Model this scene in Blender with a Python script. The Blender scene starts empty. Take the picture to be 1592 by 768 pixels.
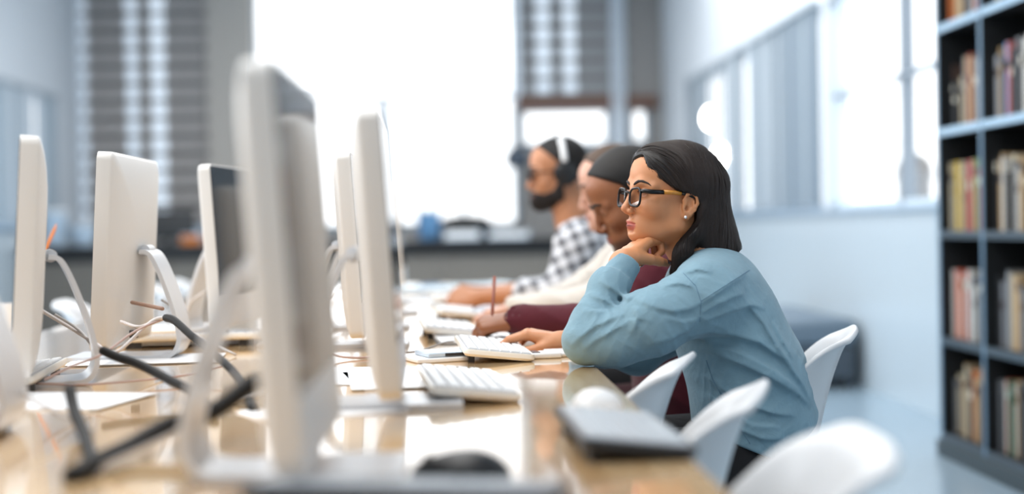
import bpy, bmesh, math, random
import numpy as np
from mathutils import Vector, Matrix
random.seed(7); rng = np.random.default_rng(7)
PI = math.pi
scene = bpy.context.scene
C = scene.collection
FPX = 2212.0

# ---------------------------------------------------------------- camera
cam_data = bpy.data.cameras.new('camera'); cam = bpy.data.objects.new('camera', cam_data); C.objects.link(cam)
scene.camera = cam
CAMZ = 1.02
def _n(v): v = np.array(v, float); return v/np.linalg.norm(v)
ROLL = math.radians(1.1)
y_c = _n([-96/FPX, 31/FPX, -1.0])
u_c = np.array([-math.sin(ROLL), math.cos(ROLL), 0.0]); u_c = _n(u_c - y_c*np.dot(u_c, y_c))
x_c = np.cross(y_c, u_c)
Rwc = np.array([x_c, y_c, u_c])
M = Matrix.Identity(4)
for i in range(3):
    for j in range(3): M[i][j] = float(Rwc[i][j])
M[2][3] = CAMZ
cam.matrix_world = M
cam_data.sensor_width = 36.0; cam_data.lens = 36.0*FPX/1592
cam_data.clip_start = 0.05; cam_data.clip_end = 300
cam_data.dof.use_dof = True; cam_data.dof.focus_distance = 2.80; cam_data.dof.aperture_fstop = 1.25
scene.view_settings.view_transform = 'Standard'; scene.view_settings.look = 'None'
scene.view_settings.gamma = 1.0; scene.view_settings.exposure = 0.38
scene.view_settings.use_curve_mapping = False
scene.cycles.use_denoising = True
scene.cycles.max_bounces = 8; scene.cycles.diffuse_bounces = 4; scene.cycles.glossy_bounces = 4
scene.cycles.transparent_max_bounces = 12; scene.cycles.sample_clamp_indirect = 6.0
scene.cycles.caustics_reflective = False; scene.cycles.caustics_refractive = False

def ray(px, py):
    d = Rwc @ np.array([(px-796)/FPX, -(py-384)/FPX, -1.0]); return d/np.linalg.norm(d)
def at(px, py, Y):                       # the point at depth Y seen at a pixel
    d = ray(px, py); t = Y/d[1]; return np.array([d[0]*t, Y, CAMZ+d[2]*t])
TZ = 0.75                                # table top height
def on(px, py, z=TZ):                    # the point at height z seen at a pixel
    d = ray(px, py); t = (z-CAMZ)/d[2]; return np.array([d[0]*t, d[1]*t, z])

# ---------------------------------------------------------------- world and lights
world = bpy.data.worlds.new('sky'); scene.world = world; world.use_nodes = True
bg = world.node_tree.nodes['Background']; bg.inputs[0].default_value = (0.955, 0.98, 1.0, 1); bg.inputs[1].default_value = 1.9
def area(name, loc, rot, sx, sy, power, col=(1, 1, 1), parent=None):
    l = bpy.data.lights.new(name, 'AREA'); l.shape = 'RECTANGLE'; l.size = sx; l.size_y = sy; l.energy = power; l.color = col
    o = bpy.data.objects.new(name, l); C.objects.link(o); o.location = loc; o.rotation_euler = rot
    if parent: o.parent = parent
    return o
# daylight from the left windows; unseen ceiling panels are added as fill
#area('window_daylight', (-0.7, 18.0, 2.6), (math.radians(-90), 0, 0), 3.4, 3.2, 260, (0.95, 0.98, 1.0))
area('left_daylight', (-4.0, 5.5, 2.3), (0, math.radians(-78), 0), 2.6, 7.0, 170, (0.95, 0.98, 1.0))
area('ceiling_fill', (-1.2, 2.6, 3.7), (0, 0, 0), 3.0, 6.0, 165, (1.0, 0.97, 0.93))
area('ceiling_fill', (0.2, 10.5, 3.8), (0, 0, 0), 5.0, 6.0, 210, (1.0, 0.98, 0.96))

# ---------------------------------------------------------------- helpers
def lin(c):
    return tuple(((v/255)/12.92 if v/255 <= 0.04045 else ((v/255+0.055)/1.055)**2.4) for v in c)
MATS = {}
def mat(name, rgb, rough=0.5, metal=0.0, coat=0.0, spec=0.5, bump=None, sss=0.0, noise=None, trans=0.0, emit=0.0, sheen=0.0):
    if name in MATS: return MATS[name]
    m = bpy.data.materials.new(name); m.use_nodes = True; nt = m.node_tree
    b = nt.nodes['Principled BSDF']; col = lin(rgb)
    b.inputs['Base Color'].default_value = (*col, 1); b.inputs['Roughness'].default_value = rough
    b.inputs['Metallic'].default_value = metal; b.inputs['Coat Weight'].default_value = coat; b.inputs['Coat Roughness'].default_value = 0.05
    b.inputs['Specular IOR Level'].default_value = spec
    if sss: b.inputs['Subsurface Weight'].default_value = sss; b.inputs['Subsurface Radius'].default_value = (0.012, 0.004, 0.002); b.inputs['Subsurface Scale'].default_value = 1.0
    if trans: b.inputs['Transmission Weight'].default_value = trans
    if sheen: b.inputs['Sheen Weight'].default_value = sheen
    if emit: b.inputs['Emission Color'].default_value = (*col, 1); b.inputs['Emission Strength'].default_value = emit
    tc = nt.nodes.new('ShaderNodeTexCoord')
    if noise:                                           # (scale, amount): gentle mottling
        nz = nt.nodes.new('ShaderNodeTexNoise'); nz.inputs['Scale'].default_value = noise[0]; nz.inputs['Detail'].default_value = 5
        nt.links.new(tc.outputs['Object'], nz.inputs['Vector'])
        mx = nt.nodes.new('ShaderNodeMix'); mx.data_type = 'RGBA'
        mx.inputs['A'].default_value = (*[v*(1-noise[1]) for v in col], 1); mx.inputs['B'].default_value = (*[min(1, v*(1+noise[1])) for v in col], 1)
        nt.links.new(nz.outputs['Fac'], mx.inputs['Factor']); nt.links.new(mx.outputs['Result'], b.inputs['Base Color'])
    if bump:                                            # (scale, strength, distance)
        nz = nt.nodes.new('ShaderNodeTexNoise'); nz.inputs['Scale'].default_value = bump[0]; nz.inputs['Detail'].default_value = 4
        nt.links.new(tc.outputs['Object'], nz.inputs['Vector'])
        bp = nt.nodes.new('ShaderNodeBump'); bp.inputs['Strength'].default_value = bump[1]; bp.inputs['Distance'].default_value = bump[2]
        nt.links.new(nz.outputs['Fac'], bp.inputs['Height']); nt.links.new(bp.outputs['Normal'], b.inputs['Normal'])
    MATS[name] = m; return m
def glass_mat(name, tint=(1, 1, 1), refl=0.08):
    if name in MATS: return MATS[name]
    m = bpy.data.materials.new(name); m.use_nodes = True; nt = m.node_tree; nt.nodes.clear()
    o = nt.nodes.new('ShaderNodeOutputMaterial'); mx = nt.nodes.new('ShaderNodeMixShader')
    t = nt.nodes.new('ShaderNodeBsdfTransparent'); g = nt.nodes.new('ShaderNodeBsdfGlossy')
    t.inputs[0].default_value = (*tint, 1); g.inputs['Roughness'].default_value = 0.02
    mx.inputs[0].default_value = refl; nt.links.new(t.outputs[0], mx.inputs[1]); nt.links.new(g.outputs[0], mx.inputs[2]); nt.links.new(mx.outputs[0], o.inputs[0])
    MATS[name] = m; return m

def tag(o, label=None, cat=None, group=None, kind=None):
    if label: o['label'] = label
    if cat: o['category'] = cat
    if group: o['group'] = group
    if kind: o['kind'] = kind
    return o
def empty(name, loc=(0, 0, 0), rz=0.0):
    o = bpy.data.objects.new(name, None); C.objects.link(o); o.location = loc; o.rotation_euler = (0, 0, rz); o.empty_display_size = 0.05; return o
def mk(name, V, F, m, parent=None, smooth=True, sharp=None):
    me = bpy.data.meshes.new(name); V = np.asarray(V, float)
    if isinstance(F, np.ndarray):
        n, k = F.shape; me.vertices.add(len(V)); me.vertices.foreach_set('co', V.astype(np.float32).ravel())
        me.loops.add(n*k); me.loops.foreach_set('vertex_index', F.astype(np.int32).ravel())
        me.polygons.add(n); me.polygons.foreach_set('loop_start', (np.arange(n)*k).astype(np.int32)); me.update(calc_edges=True)
    else:
        me.from_pydata([tuple(map(float, v)) for v in V], [], [tuple(map(int, f)) for f in F]); me.update()
    if smooth:
        me.polygons.foreach_set('use_smooth', [True]*len(me.polygons))
        if sharp: me.set_sharp_from_angle(angle=math.radians(sharp))
    if m: me.materials.append(m)
    o = bpy.data.objects.new(name, me); C.objects.link(o)
    if parent: o.parent = parent
    return o
class MB:
    """collects simple solids into one mesh"""
    def __init__(s): s.V = []; s.F = []
    def add(s, V, F):
        k = len(s.V); s.V += [tuple(v) for v in V]; s.F += [tuple(i+k for i in f) for f in F]; return s
    def box(s, a, b, mtx=None):
        x0, y0, z0 = a; x1, y1, z1 = b
        V = [(x0,y0,z0),(x1,y0,z0),(x1,y1,z0),(x0,y1,z0),(x0,y0,z1),(x1,y0,z1),(x1,y1,z1),(x0,y1,z1)]
        if mtx is not None: V = [tuple(mtx @ Vector(v)) for v in V]
        return s.add(V, [(0,3,2,1),(4,5,6,7),(0,1,5,4),(1,2,6,5),(2,3,7,6),(3,0,4,7)])
    def tube(s, pts, r, n=8, caps=True):
        pts = [np.array(p, float) for p in pts]; R = r if hasattr(r, '__len__') else [r]*len(pts)
        V = []; F = []; up = None
        for i, p in enumerate(pts):
            t = _n(pts[min(i+1, len(pts)-1)]-pts[max(i-1, 0)])
            if up is None: up = _n(np.cross(t, [0.3, 0.2, 1] if abs(t[2]) < .9 else [1, 0, 0]))
            up = _n(up - t*np.dot(up, t)); w = np.cross(t, up)
            for k in range(n): a = 2*PI*k/n; V.append(p + R[i]*(math.cos(a)*up+math.sin(a)*w))
        for i in range(len(pts)-1):
            for k in range(n): F.append((i*n+k, i*n+(k+1) % n, (i+1)*n+(k+1) % n, (i+1)*n+k))
        if caps: F.append(tuple(reversed(range(n)))); F.append(tuple((len(pts)-1)*n+k for k in range(n)))
        return s.add(V, F)
    def lathe(s, prof, n=20, c=(0, 0, 0), axis='z'):
        V = []; F = []
        for r, z in prof:
            for k in range(n):
                a = 2*PI*k/n; p = (r*math.cos(a), r*math.sin(a), z)
                if axis == 'y': p = (p[0], p[2], p[1])
                if axis == 'x': p = (p[2], p[0], p[1])
                V.append((p[0]+c[0], p[1]+c[1], p[2]+c[2]))
        for i in range(len(prof)-1):
            for k in range(n): F.append((i*n+k, i*n+(k+1) % n, (i+1)*n+(k+1) % n, (i+1)*n+k))
        F.append(tuple(reversed(range(n)))); F.append(tuple((len(prof)-1)*n+k for k in range(n)))
        return s.add(V, F)
    def build(s, name, m, parent=None, smooth=True, sharp=35, bevel=0):
        o = mk(name, s.V, s.F, m, parent, smooth, sharp)
        bm = bmesh.new(); bm.from_mesh(o.data); bmesh.ops.recalc_face_normals(bm, faces=bm.faces); bm.to_mesh(o.data); bm.free()
        if smooth and sharp: o.data.set_sharp_from_angle(angle=math.radians(sharp))
        if bevel:
            b = o.modifiers.new('bevel', 'BEVEL'); b.width = bevel; b.segments = 2; b.limit_method = 'ANGLE'
        return o
def box(name, a, b, m, parent=None, bevel=0, smooth=False): return MB().box(a, b).build(name, m, parent, smooth=smooth or bevel > 0, bevel=bevel)
def struct(o): o['kind'] = 'structure'; return o
def copy_tree(o, parent=None):
    c = o.copy(); C.objects.link(c)
    if parent: c.parent = parent
    for ch in [q for q in ALLCH.get(o.name, [])]: copy_tree(ch, c)
    return c
ALLCH = {}
def remember(root):
    ALLCH.clear()
    for q in bpy.data.objects:
        if q.parent: ALLCH.setdefault(q.parent.name, []).append(q)
def spline(pts, n=8):
    """Catmull-Rom through pts"""
    P = [np.array(p, float) for p in pts]; P = [2*P[0]-P[1]]+P+[2*P[-1]-P[-2]]; out = []
    for i in range(1, len(P)-2):
        a, b, c, d = P[i-1:i+3]
        for k in range(n):
            t = k/n; out.append(.5*((2*b)+(c-a)*t+(2*a-5*b+4*c-d)*t*t+(3*b-a-3*c+d)*t**3))
    out.append(P[-2]); return out
def cable(name, pts, r, m, label=None, cat=None, group=None, parent=None):
    o = MB().tube(spline(pts, 6), r, 8).build(name, m, parent, sharp=None)
    return tag(o, label, cat, group)

# ---------------------------------------------------------------- signed distance modelling (one skin over joined forms)
def cap(P, a, b, ra, rb=None):
    rb = ra if rb is None else rb; a = np.asarray(a, np.float32); b = np.asarray(b, np.float32)
    ab = b-a; pa = P-a; h = np.clip((pa@ab)/max(float(ab@ab), 1e-9), 0, 1)
    d = pa-h[:, None]*ab; return np.sqrt(np.einsum('ij,ij->i', d, d))-(ra+(rb-ra)*h)
def ell(P, c, r, R=None):
    p = P-np.asarray(c, np.float32)
    if R is not None: p = p@np.asarray(R, np.float32)
    r = np.asarray(r, np.float32); q = p/r; k0 = np.sqrt(np.einsum('ij,ij->i', q, q)); q = q/r
    k1 = np.sqrt(np.einsum('ij,ij->i', q, q))+1e-6; return k0*(k0-1)/k1
def smin(a, b, k):
    h = np.maximum(k-np.abs(a-b), 0)/k; return np.minimum(a, b)-h*h*k*.25
def smax(a, b, k): return -smin(-a, -b, k)
def chain(P, pts, rs, k=.01):
    d = None
    for i in range(len(pts)-1):
        e = cap(P, pts[i], pts[i+1], rs[i], rs[i+1]); d = e if d is None else smin(d, e, k)
    return d
def isosurf(f, lo, hi, h):
    """surface nets; a coarse pass finds the cells near the surface"""
    lo = np.array(lo, np.float32); n = np.maximum(np.ceil((np.array(hi)-lo)/h/4).astype(int), 1); B = 4
    N = n*B+1
    cc = np.stack(np.meshgrid(*[(np.arange(k)+.5)*B*h for k in n], indexing='ij'), -1).reshape(-1, 3).astype(np.float32)+lo
    dc = f(cc); near = np.abs(dc) < B*h*2.2; 
    val = np.where(dc > 0, 1.0, -1.0).astype(np.float32).reshape(n)
    vol = np.ones(N, np.float32); vol[:-1, :-1, :-1] = np.repeat(np.repeat(np.repeat(val, B, 0), B, 1), B, 2)
    mask = np.zeros(N, bool); nb = np.argwhere(near.reshape(n))*B
    off = np.stack(np.meshgrid(*[np.arange(B+1)]*3, indexing='ij'), -1).reshape(-1, 3)
    idx = (nb[:, None, :]+off[None]).reshape(-1, 3); mask[idx[:, 0], idx[:, 1], idx[:, 2]] = True
    ii = np.argwhere(mask); out = np.empty(len(ii), np.float32)
    for s in range(0, len(ii), 400000): out[s:s+400000] = f(ii[s:s+400000].astype(np.float32)*h+lo)
    vol[ii[:, 0], ii[:, 1], ii[:, 2]] = out
    S = vol < 0
    a = S[:-1, :-1, :-1]; cnt = np.zeros(a.shape, np.int8)
    for dx in (0, 1):
        for dy in (0, 1):
            for dz in (0, 1): cnt += S[dx:N[0]-1+dx, dy:N[1]-1+dy, dz:N[2]-1+dz]
    act = (cnt > 0) & (cnt < 8); cells = np.argwhere(act); vid = -np.ones(a.shape, np.int64); vid[act] = np.arange(len(cells))
    acc = np.zeros((len(cells), 3)); num = np.zeros(len(cells))
    cor = [(x, y, z) for x in (0, 1) for y in (0, 1) for z in (0, 1)]
    for p in cor:
        for ax in range(3):
            if p[ax]: continue
            q = list(p); q[ax] = 1
            v0 = vol[cells[:, 0]+p[0], cells[:, 1]+p[1], cells[:, 2]+p[2]]; v1 = vol[cells[:, 0]+q[0], cells[:, 1]+q[1], cells[:, 2]+q[2]]
            x = (v0 < 0) != (v1 < 0); t = np.where(x, v0/np.where(x, v0-v1, 1), 0)
            pos = np.array(p, float)[None].repeat(len(cells), 0); pos[:, ax] += t
            acc += pos*x[:, None]; num += x
    V = (cells+acc/np.maximum(num, 1)[:, None])*h+lo
    F = []
    for ax in range(3):
        b, c = (ax+1) % 3, (ax+2) % 3
        s0 = [slice(None)]*3; s1 = [slice(None)]*3; s0[ax] = slice(0, -1); s1[ax] = slice(1, None)
        x = S[tuple(s0)] != S[tuple(s1)]; e = np.argwhere(x)
        e = e[(e[:, b] > 0) & (e[:, c] > 0) & (e[:, b] < N[b]-1) & (e[:, c] < N[c]-1)]
        ins = S[tuple(e.T)]
        def cell(db, dc):
            q = e.copy(); q[:, b] -= db; q[:, c] -= dc; return vid[tuple(q.T)]
        q = np.stack([cell(1, 1), cell(0, 1), cell(0, 0), cell(1, 0)], 1)
        q[~ins] = q[~ins][:, ::-1]; F.append(q)
    F = np.concatenate(F); F = F[(F >= 0).all(1)]
    return V, F
def trace(f, px, py, t0=2.2, t1=6.0):
    """where the camera ray through a pixel first meets the form f"""
    d = ray(px, py); t = t0; o = np.array([0, 0, CAMZ])
    for _ in range(200):
        v = float(f((o+d*t)[None].astype(np.float32))[0])
        if v < .0004: return o+d*t
        t += max(v*.7, .0005)
        if t > t1: return None
    return o+d*t
def frame(fwd, up):
    f = _n(fwd); u = np.array(up, float); u = _n(u-f*np.dot(u, f)); l = np.cross(u, f); return np.array([f, l, u])   # rows: forward, left, up
def rrect(w, h, r, n=8):
    pts = []
    for cx, cy, a0 in ((w/2-r, h/2-r, 0), (-w/2+r, h/2-r, 90), (-w/2+r, -h/2+r, 180), (w/2-r, -h/2+r, 270)):
        for k in range(n+1): a = math.radians(a0+90*k/n); pts.append((cx+r*math.cos(a), cy+r*math.sin(a)))
    return pts
# ================================================================= the room
XL, XR, YB, YF, ZC = -4.2, 2.5, 16.5, -3.0, 4.0
M_wall = mat('white_wall_paint', (222, 228, 234), .6, noise=(1.2, .02))
M_greywall = mat('grey_wall_paint', (150, 147, 144), .6, noise=(1.5, .03))
M_bluewall = mat('pale_blue_gloss_panel', (196, 208, 216), .25, noise=(.8, .03))
M_frame = mat('blue_grey_window_frame', (150, 170, 186), .4)
M_slat = mat('grey_blind_slat', (122, 117, 114), .6, noise=(3, .04))
M_tape = mat('white_blind_tape', (215, 225, 236), .7)
M_louver = mat('blue_grey_vertical_blind', (124, 138, 150), .5)
M_louver2 = mat('pale_vertical_blind', (178, 188, 196), .5)
M_glass = glass_mat('window_glass')
M_brown = mat('brown_wood_rail', (112, 78, 62), .5)
M_white = mat('white_plastic', (232, 232, 232), .32)
M_black = mat('black_plastic', (22, 22, 24), .35)
M_desk_dark = mat('black_counter_laminate', (26, 26, 28), .3)
M_desk_panel = mat('grey_brown_counter_panel', (118, 112, 104), .5, noise=(2, .05))

m_floor = mat('pale_blue_floor', (158, 178, 192), .22, noise=(.7, .05))
struct(box('floor', (XL-.2, YF, -.1), (XR+.2, YB+.3, 0), m_floor))
struct(box('ceiling', (XL-.2, YF, ZC), (XR+.2, YB+.3, ZC+.1), M_wall))

struct(box('wall_front', (XL-.2, YF-.1, 0), (XR+.2, YF, ZC), M_wall))
# back wall: built of pieces round the window openings (each x0,x1,z0,z1 solid)
def wall_back(rects):
    b = MB()
    for x0, x1, z0, z1 in rects: b.box((x0, YB, z0), (x1, YB+.2, z1))
    return struct(b.build('wall_back', M_greywall, smooth=False))
SZ = 1.02
wall_back([(XL-.2, XR+.2, 0, SZ), (XL-.2, -4.18, SZ, ZC), (-2.72, -2.24, SZ, ZC), (.80, .84, SZ, ZC), (.84, 2.12, SZ, 1.93), (1.88, 2.12, 1.93, 2.38), (2.34, XR+.2, SZ, ZC), (2.08, 2.34, SZ, 1.95), (2.08, 2.34, 2.38, ZC)])
struct(box('trim_1', (.80, YB-.10, 2.36), (2.42, YB, 2.50), M_brown))          # wooden rail over the low windows
struct(box('trim_2', (-2.74, YB-.12, 0), (-2.22, YB, ZC), mat('warm_grey_pillar', (198, 190, 181), .6)))
# the big middle window
def window(n, x0, x1, z0, z1, vs, hs, y=YB, t=.05, fm=None):
    w = empty('window_%d' % n, ((x0+x1)/2, y+.1, z0)); w['kind'] = 'structure'
    cx = (x0+x1)/2
    def P(name, a, b, m):
        o = box(name, (a[0]-cx, a[1]-y-.1, a[2]-z0), (b[0]-cx, b[1]-y-.1, b[2]-z0), m, w); return o
    fm = fm or M_frame
    P('window_frame', (x0, y+.06, z0), (x0+t, y+.14, z1), fm); P('window_frame', (x1-t, y+.06, z0), (x1, y+.14, z1), fm)
    P('window_frame', (x0, y+.06, z0), (x1, y+.14, z0+t), fm); P('window_frame', (x0, y+.06, z1-t), (x1, y+.14, z1), fm)
    for v in vs: P('mullion', (v[0]-v[3]/2, y+.06, v[1]), (v[0]+v[3]/2, y+.14, v[2]), fm)
    for h in hs: P('mullion', (x0, y+.06, h-.02), (x1, y+.14, h+.02), fm)
    P('pane', (x0, y+.095, z0), (x1, y+.105, z1), M_glass)
    return w
window(1, -2.24, .80, SZ, ZC, [(-.75, SZ, 2.53, .12), (.16, SZ, 2.53, .045), (-.98, 3.5, ZC, .07)], [2.53])
window(2, .84, 1.88, 1.93, 2.38, [], [])
window(3, 2.12, 2.34, 1.95, 2.38, [], [])
window(4, -4.18, -2.72, SZ, ZC, [(-3.6, SZ, ZC, .06)], [])
window(5, .84, 2.34, 2.5, ZC, [], [])
# horizontal blinds: every slat a part
M_tape.node_tree.nodes.clear()
_nt = M_tape.node_tree; _o = _nt.nodes.new('ShaderNodeOutputMaterial'); _a = _nt.nodes.new('ShaderNodeAddShader'); _d = _nt.nodes.new('ShaderNodeBsdfDiffuse'); _t = _nt.nodes.new('ShaderNodeBsdfTranslucent')
_d.inputs[0].default_value = (.36, .38, .40, 1); _t.inputs[0].default_value = (.62, .65, .68, 1)
_nt.links.new(_d.outputs[0], _a.inputs[0]); _nt.links.new(_t.outputs[0], _a.inputs[1]); _nt.links.new(_a.outputs[0], _o.inputs[0])
def hblind(x0, x1, z0, z1, tapes, label, tone):
    """slats in rows, interrupted where the translucent tapes hang"""
    r = empty('window_blind', ((x0+x1)/2, YB-.06, z0)); tag(r, label, 'blind', 'horizontal slat blinds of the back wall'); cx = (x0+x1)/2
    edges = [x0]+[e for t in tapes for e in t]+[x1]; segs = [(edges[i], edges[i+1]) for i in range(0, len(edges), 2) if edges[i+1]-edges[i] > .03]
    for a, b in segs: box('shade_panel', (a-cx, .02, 0), (b-cx, .026, z1-z0), mat('grey_shade_'+tone[0], tone[1], .8), r)
    z = z0+.1; me = None
    while z < z1:
        if me is None: s = me = box('slat', (x0-cx, -.012, -.036), (x1-cx, -.004, .036), M_slat, r)
        else: s = me.copy(); C.objects.link(s)
        s.location = (0, 0, z-z0); s.rotation_euler = (math.radians(9), 0, 0); z += .2
    for a, b in tapes: box('blind_tape', (a-cx, .012, 0), (b-cx, .015, z1-z0), M_tape, r)
    return r
px2x = lambda p: (p-702)/134.0
hblind(-4.17, -2.73, SZ, ZC, [(px2x(137), px2x(153)), (px2x(211), px2x(229)), (px2x(249), px2x(270))], 'grey horizontal slat blind over the window behind the left monitors', ('warm', (196, 190, 186)))
hblind(.82, 2.10, 2.42, ZC, [(px2x(806), px2x(816)), (px2x(840), px2x(862)), (px2x(882), px2x(902))], 'grey horizontal slat blind above the man with headphones', ('cool', (166, 168, 170)))
t = box('blind_tape', (px2x(955), YB-.13, 1.3), (px2x(977), YB-.12, ZC), M_tape); tag(t, 'long pale blue vertical tape between the two low bright windows', 'blind tape')

# side walls with a glazed band, vertical blinds in it
def side_wall(name, X, s, zones, sill=1.09, top=2.47):
    """s=+1 right wall, -1 left wall; zones: (y0,y1,'open'|'blind')"""
    a, b = (X, X+.15) if s > 0 else (X-.15, X)
    w = MB(); w.box((a, YF, top), (b, YB, ZC)); y = YF
    for y0, y1, k in zones: w.box((a, y, sill), (b, y0, top)); y = y1
    w.box((a, y, sill), (b, YB, top)); struct(w.build('wall_'+name, M_wall, smooth=False))
    struct(box('trim_%d' % (3 if s > 0 else 4), (a-(.0 if s < 0 else .012), YF, 0), (b+(.012 if s < 0 else 0), YB, sill-.03), M_bluewall))
    struct(box('trim_%d' % (5 if s > 0 else 6), (X-.05, YF, sill-.03), (X+.05, YB, sill), mat('grey_blue_sill', (150, 172, 190), .3)))
side_wall('right', XR, 1, [(6.2, 9.3, 'open'), (9.42, 14.6, 'blind')])
side_wall('left', XL, -1, [(9.6, 15.4, 'blind')])
def side_window(n, X, y0, y1, vs, hs, z0=1.09, z1=2.47):
    w = empty('window_%d' % n, (X, (y0+y1)/2, z0)); w['kind'] = 'structure'; cy = (y0+y1)/2
    def P(nm, ya, yb, za, zb, m, t=.04): box(nm, (-t, ya-cy, za-z0), (t, yb-cy, zb-z0), m, w)
    M_mul = mat('grey_mullion', (140, 152, 164), .4); M_frame = mat('pale_side_frame', (212, 224, 234), .4)
    P('window_frame', y0, y0+.05, z0, z1, M_frame); P('window_frame', y1-.05, y1, z0, z1, M_frame)
    P('window_frame', y0, y1, z0, z0+.04, M_frame); P('window_frame', y0, y1, z1-.05, z1, M_frame)
    for v in vs: P('mullion', v-.018, v+.018, z0, z1, M_mul)
    for h in hs: P('mullion', y0, y1, h-.012, h+.012, M_mul)
    P('pane', y0, y1, z0, z1, M_glass, .004)
side_window(6, XR+.08, 6.2, 9.3, [7.9], [1.83])
side_window(7, XR+.08, 9.4, 14.6, [], [])
side_window(8, XL-.08, 9.6, 15.4, [], [])
def vblind(X, y0, y1, label, n, mats=None):
    r = empty('vertical_blind', (X, (y0+y1)/2, 1.12)); tag(r, label, 'blind', 'vertical blinds of the side walls')
    ms = []
    for m in (mats or (M_louver, M_louver2)):
        q = box('vertical_slat', (-.05, -.113, 0), (.05, .113, 1.33), m, r); ms.append(q)
        q.data.transform(Matrix.Diagonal((.12, 1, 1, 1)))
    for i in range(n):
        src = ms[i % 2] if rng.random() > .25 else ms[0]
        s = src.copy() if i > 1 else ms[i]
        if i > 1: C.objects.link(s)
        s.location = (0, (y0-y1)/2+(i+.5)*(y1-y0)/n, 0); s.rotation_euler = (0, 0, math.radians(rng.uniform(-14, 14)))
    box('head_rail', (-.04, (y0-y1)/2, 1.33), (.04, (y1-y0)/2, 1.37), M_louver2, r)
vblind(XR-.03, 9.45, 14.5, 'blue grey vertical slat blind in the right glass wall', 25)
vblind(XL+.03, 9.65, 15.3, 'blue grey vertical slat blind in the left wall', 24, (mat('light_blue_grey_blind', (166, 182, 194), .5), mat('very_pale_blind', (210, 218, 226), .5)))
# two added glowing discs stand in for reflections in the right glass wall
m_glint = mat('reflection_glow', (255, 252, 245), .4, emit=14)
def wall_lamp(p, r, label):
    o = empty('wall_lamp', (XR, p[1], p[2])); tag(o, label, 'lamp', 'round reflection discs')
    MB().lathe([(r*1.05, -.0), (r*1.05, -.04)], 24, axis='x').build('round_base', M_white, o)
    MB().lathe([(r, -.04), (r*.95, -.07), (r*.7, -.10), (r*.3, -.115)], 24, axis='x').build('glint_dome', m_glint, o)
wall_lamp((0, 13.2, 1.99), .095, 'larger round glowing reflection disc on the right wall, upper one')
wall_lamp((0, 12.7, 1.62), .085, 'round glowing reflection disc low on the right wall, behind the hair of the woman')

# far counter along the back
ct = empty('back_counter', (0, 14.2, 0)); tag(ct, 'long black topped counter with grey brown front under the back windows', 'counter')
box('counter_top', (-4.1, -.3, .84), (1.9, .5, .90), M_desk_dark, ct, .005)
box('counter_fascia', (-4.1, -.24, .74), (1.9, -.20, .84), M_desk_dark, ct)
for i in range(6):
    box('front_panel', (-4.1+i*1.0, -.22, .02), (-4.1+(i+1)*1.0-.012, -.18, .74), M_desk_panel, ct)
for x in (-4.08, -2.1, -.1, 1.86): box('counter_leg', (x, -.18, 0), (x+.04, .45, .84), M_desk_dark, ct)

# things on the far counter
def cc(px, py, Y=14.1): p = at(px, py, Y); return p
def low_monitor(px, w, h, m, label, Y=14.2, z=.90):
    x = cc(px, 370, Y)[0]; o = empty('monitor', (x, Y, z)); tag(o, label, 'monitor')
    box('screen', (-w/2, -.02, .06), (w/2, .02, h), m, o, .006); box('bezel', (-w/2-.01, -.01, .05), (w/2+.01, .03, h+.01), M_black, o, .006)
    box('monitor_foot', (-.1, -.08, 0), (.1, .08, .012), M_black, o, .004); box('monitor_neck', (-.02, .02, .01), (.02, .05, .2), M_black, o)
low_monitor(262, .52, .32, mat('dark_screen', (18, 18, 20), .2), 'dark monitor on the far counter behind the left beige computer')
low_monitor(182, .34, .30, MATS['dark_screen'], 'dark monitor on the far counter, next to the larger dark one')
def far_chair(px, w, h, label, Y=15.2):
    x = cc(px, 370, Y)[0]; o = empty('office_chair', (x, Y, 0)); tag(o, label, 'chair')
    prof = [(-w/2, .78), (-w/2, .95), (-w*.46, 1.02+h*.35), (-w*.36, 1.02+h*.75), (-w*.15, 1.02+h), (w*.15, 1.02+h), (w*.38, 1.02+h*.85), (w*.48, 1.02+h*.4), (w/2, .95), (w/2, .78)]
    V = [(a, -.04, z) for a, z in prof]+[(a, .04, z) for a, z in prof]; n = len(prof)
    MB().add(V, [tuple(range(n)), tuple(range(2*n-1, n-1, -1))]+[(i, i+n, (i+1) % n+n, (i+1) % n) for i in range(n)]).build('backrest', M_black, o, smooth=False)
    box('seat', (-w/2, -.5, .46), (w/2, 0, .54), M_black, o, .03); box('back_support', (-.04, -.02, .5), (.04, .06, .8), M_black, o)
    MB().lathe([(.03, .06), (.03, .48)], 12).build('gas_post', M_black, o)
    for k in range(5):
        a = k*2*PI/5; MB().tube([(0, 0, .1), (.28*math.cos(a), .28*math.sin(a), .06)], .018).build('base_arm', M_black, o)
        MB().lathe([(.03, -.015), (.03, .015)], 12, (.28*math.cos(a), .28*math.sin(a), .03), 'y').build('caster', M_black, o)
far_chair(722, .62, .12, 'black rounded chair back rising behind the far counter')
M_cup = mat('pale_blue_cup', (196, 215, 232), .3); M_orange = mat('orange_card', (226, 130, 40), .5)
def counter_thing(name, px, dims, m, label, cat, Y=14.1, rz=0):
    x = cc(px, 370, Y)[0]; o = empty(name, (x, Y, .90), rz); tag(o, label, cat); return o
def tub(px, r, h, m, label, Y=14.1):
    o = counter_thing('storage_tub', px, 0, m, label, 'tub', Y)
    MB().lathe([(r*.8, 0), (r*.85, .01), (r, h*.9), (r*1.04, h*.92), (r*1.04, h), (r*.95, h), (r*.8, .02)], 20).build('tub_body', m, o)
    MB().lathe([(r*1.06, h*.97), (r*1.06, h*1.06), (r*.2, h*1.08)], 20).build('lid', M_white, o)
tub(84, .12, .34, M_cup, 'tall pale blue tub with a lid on the far counter beside the slanted computer')
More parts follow.
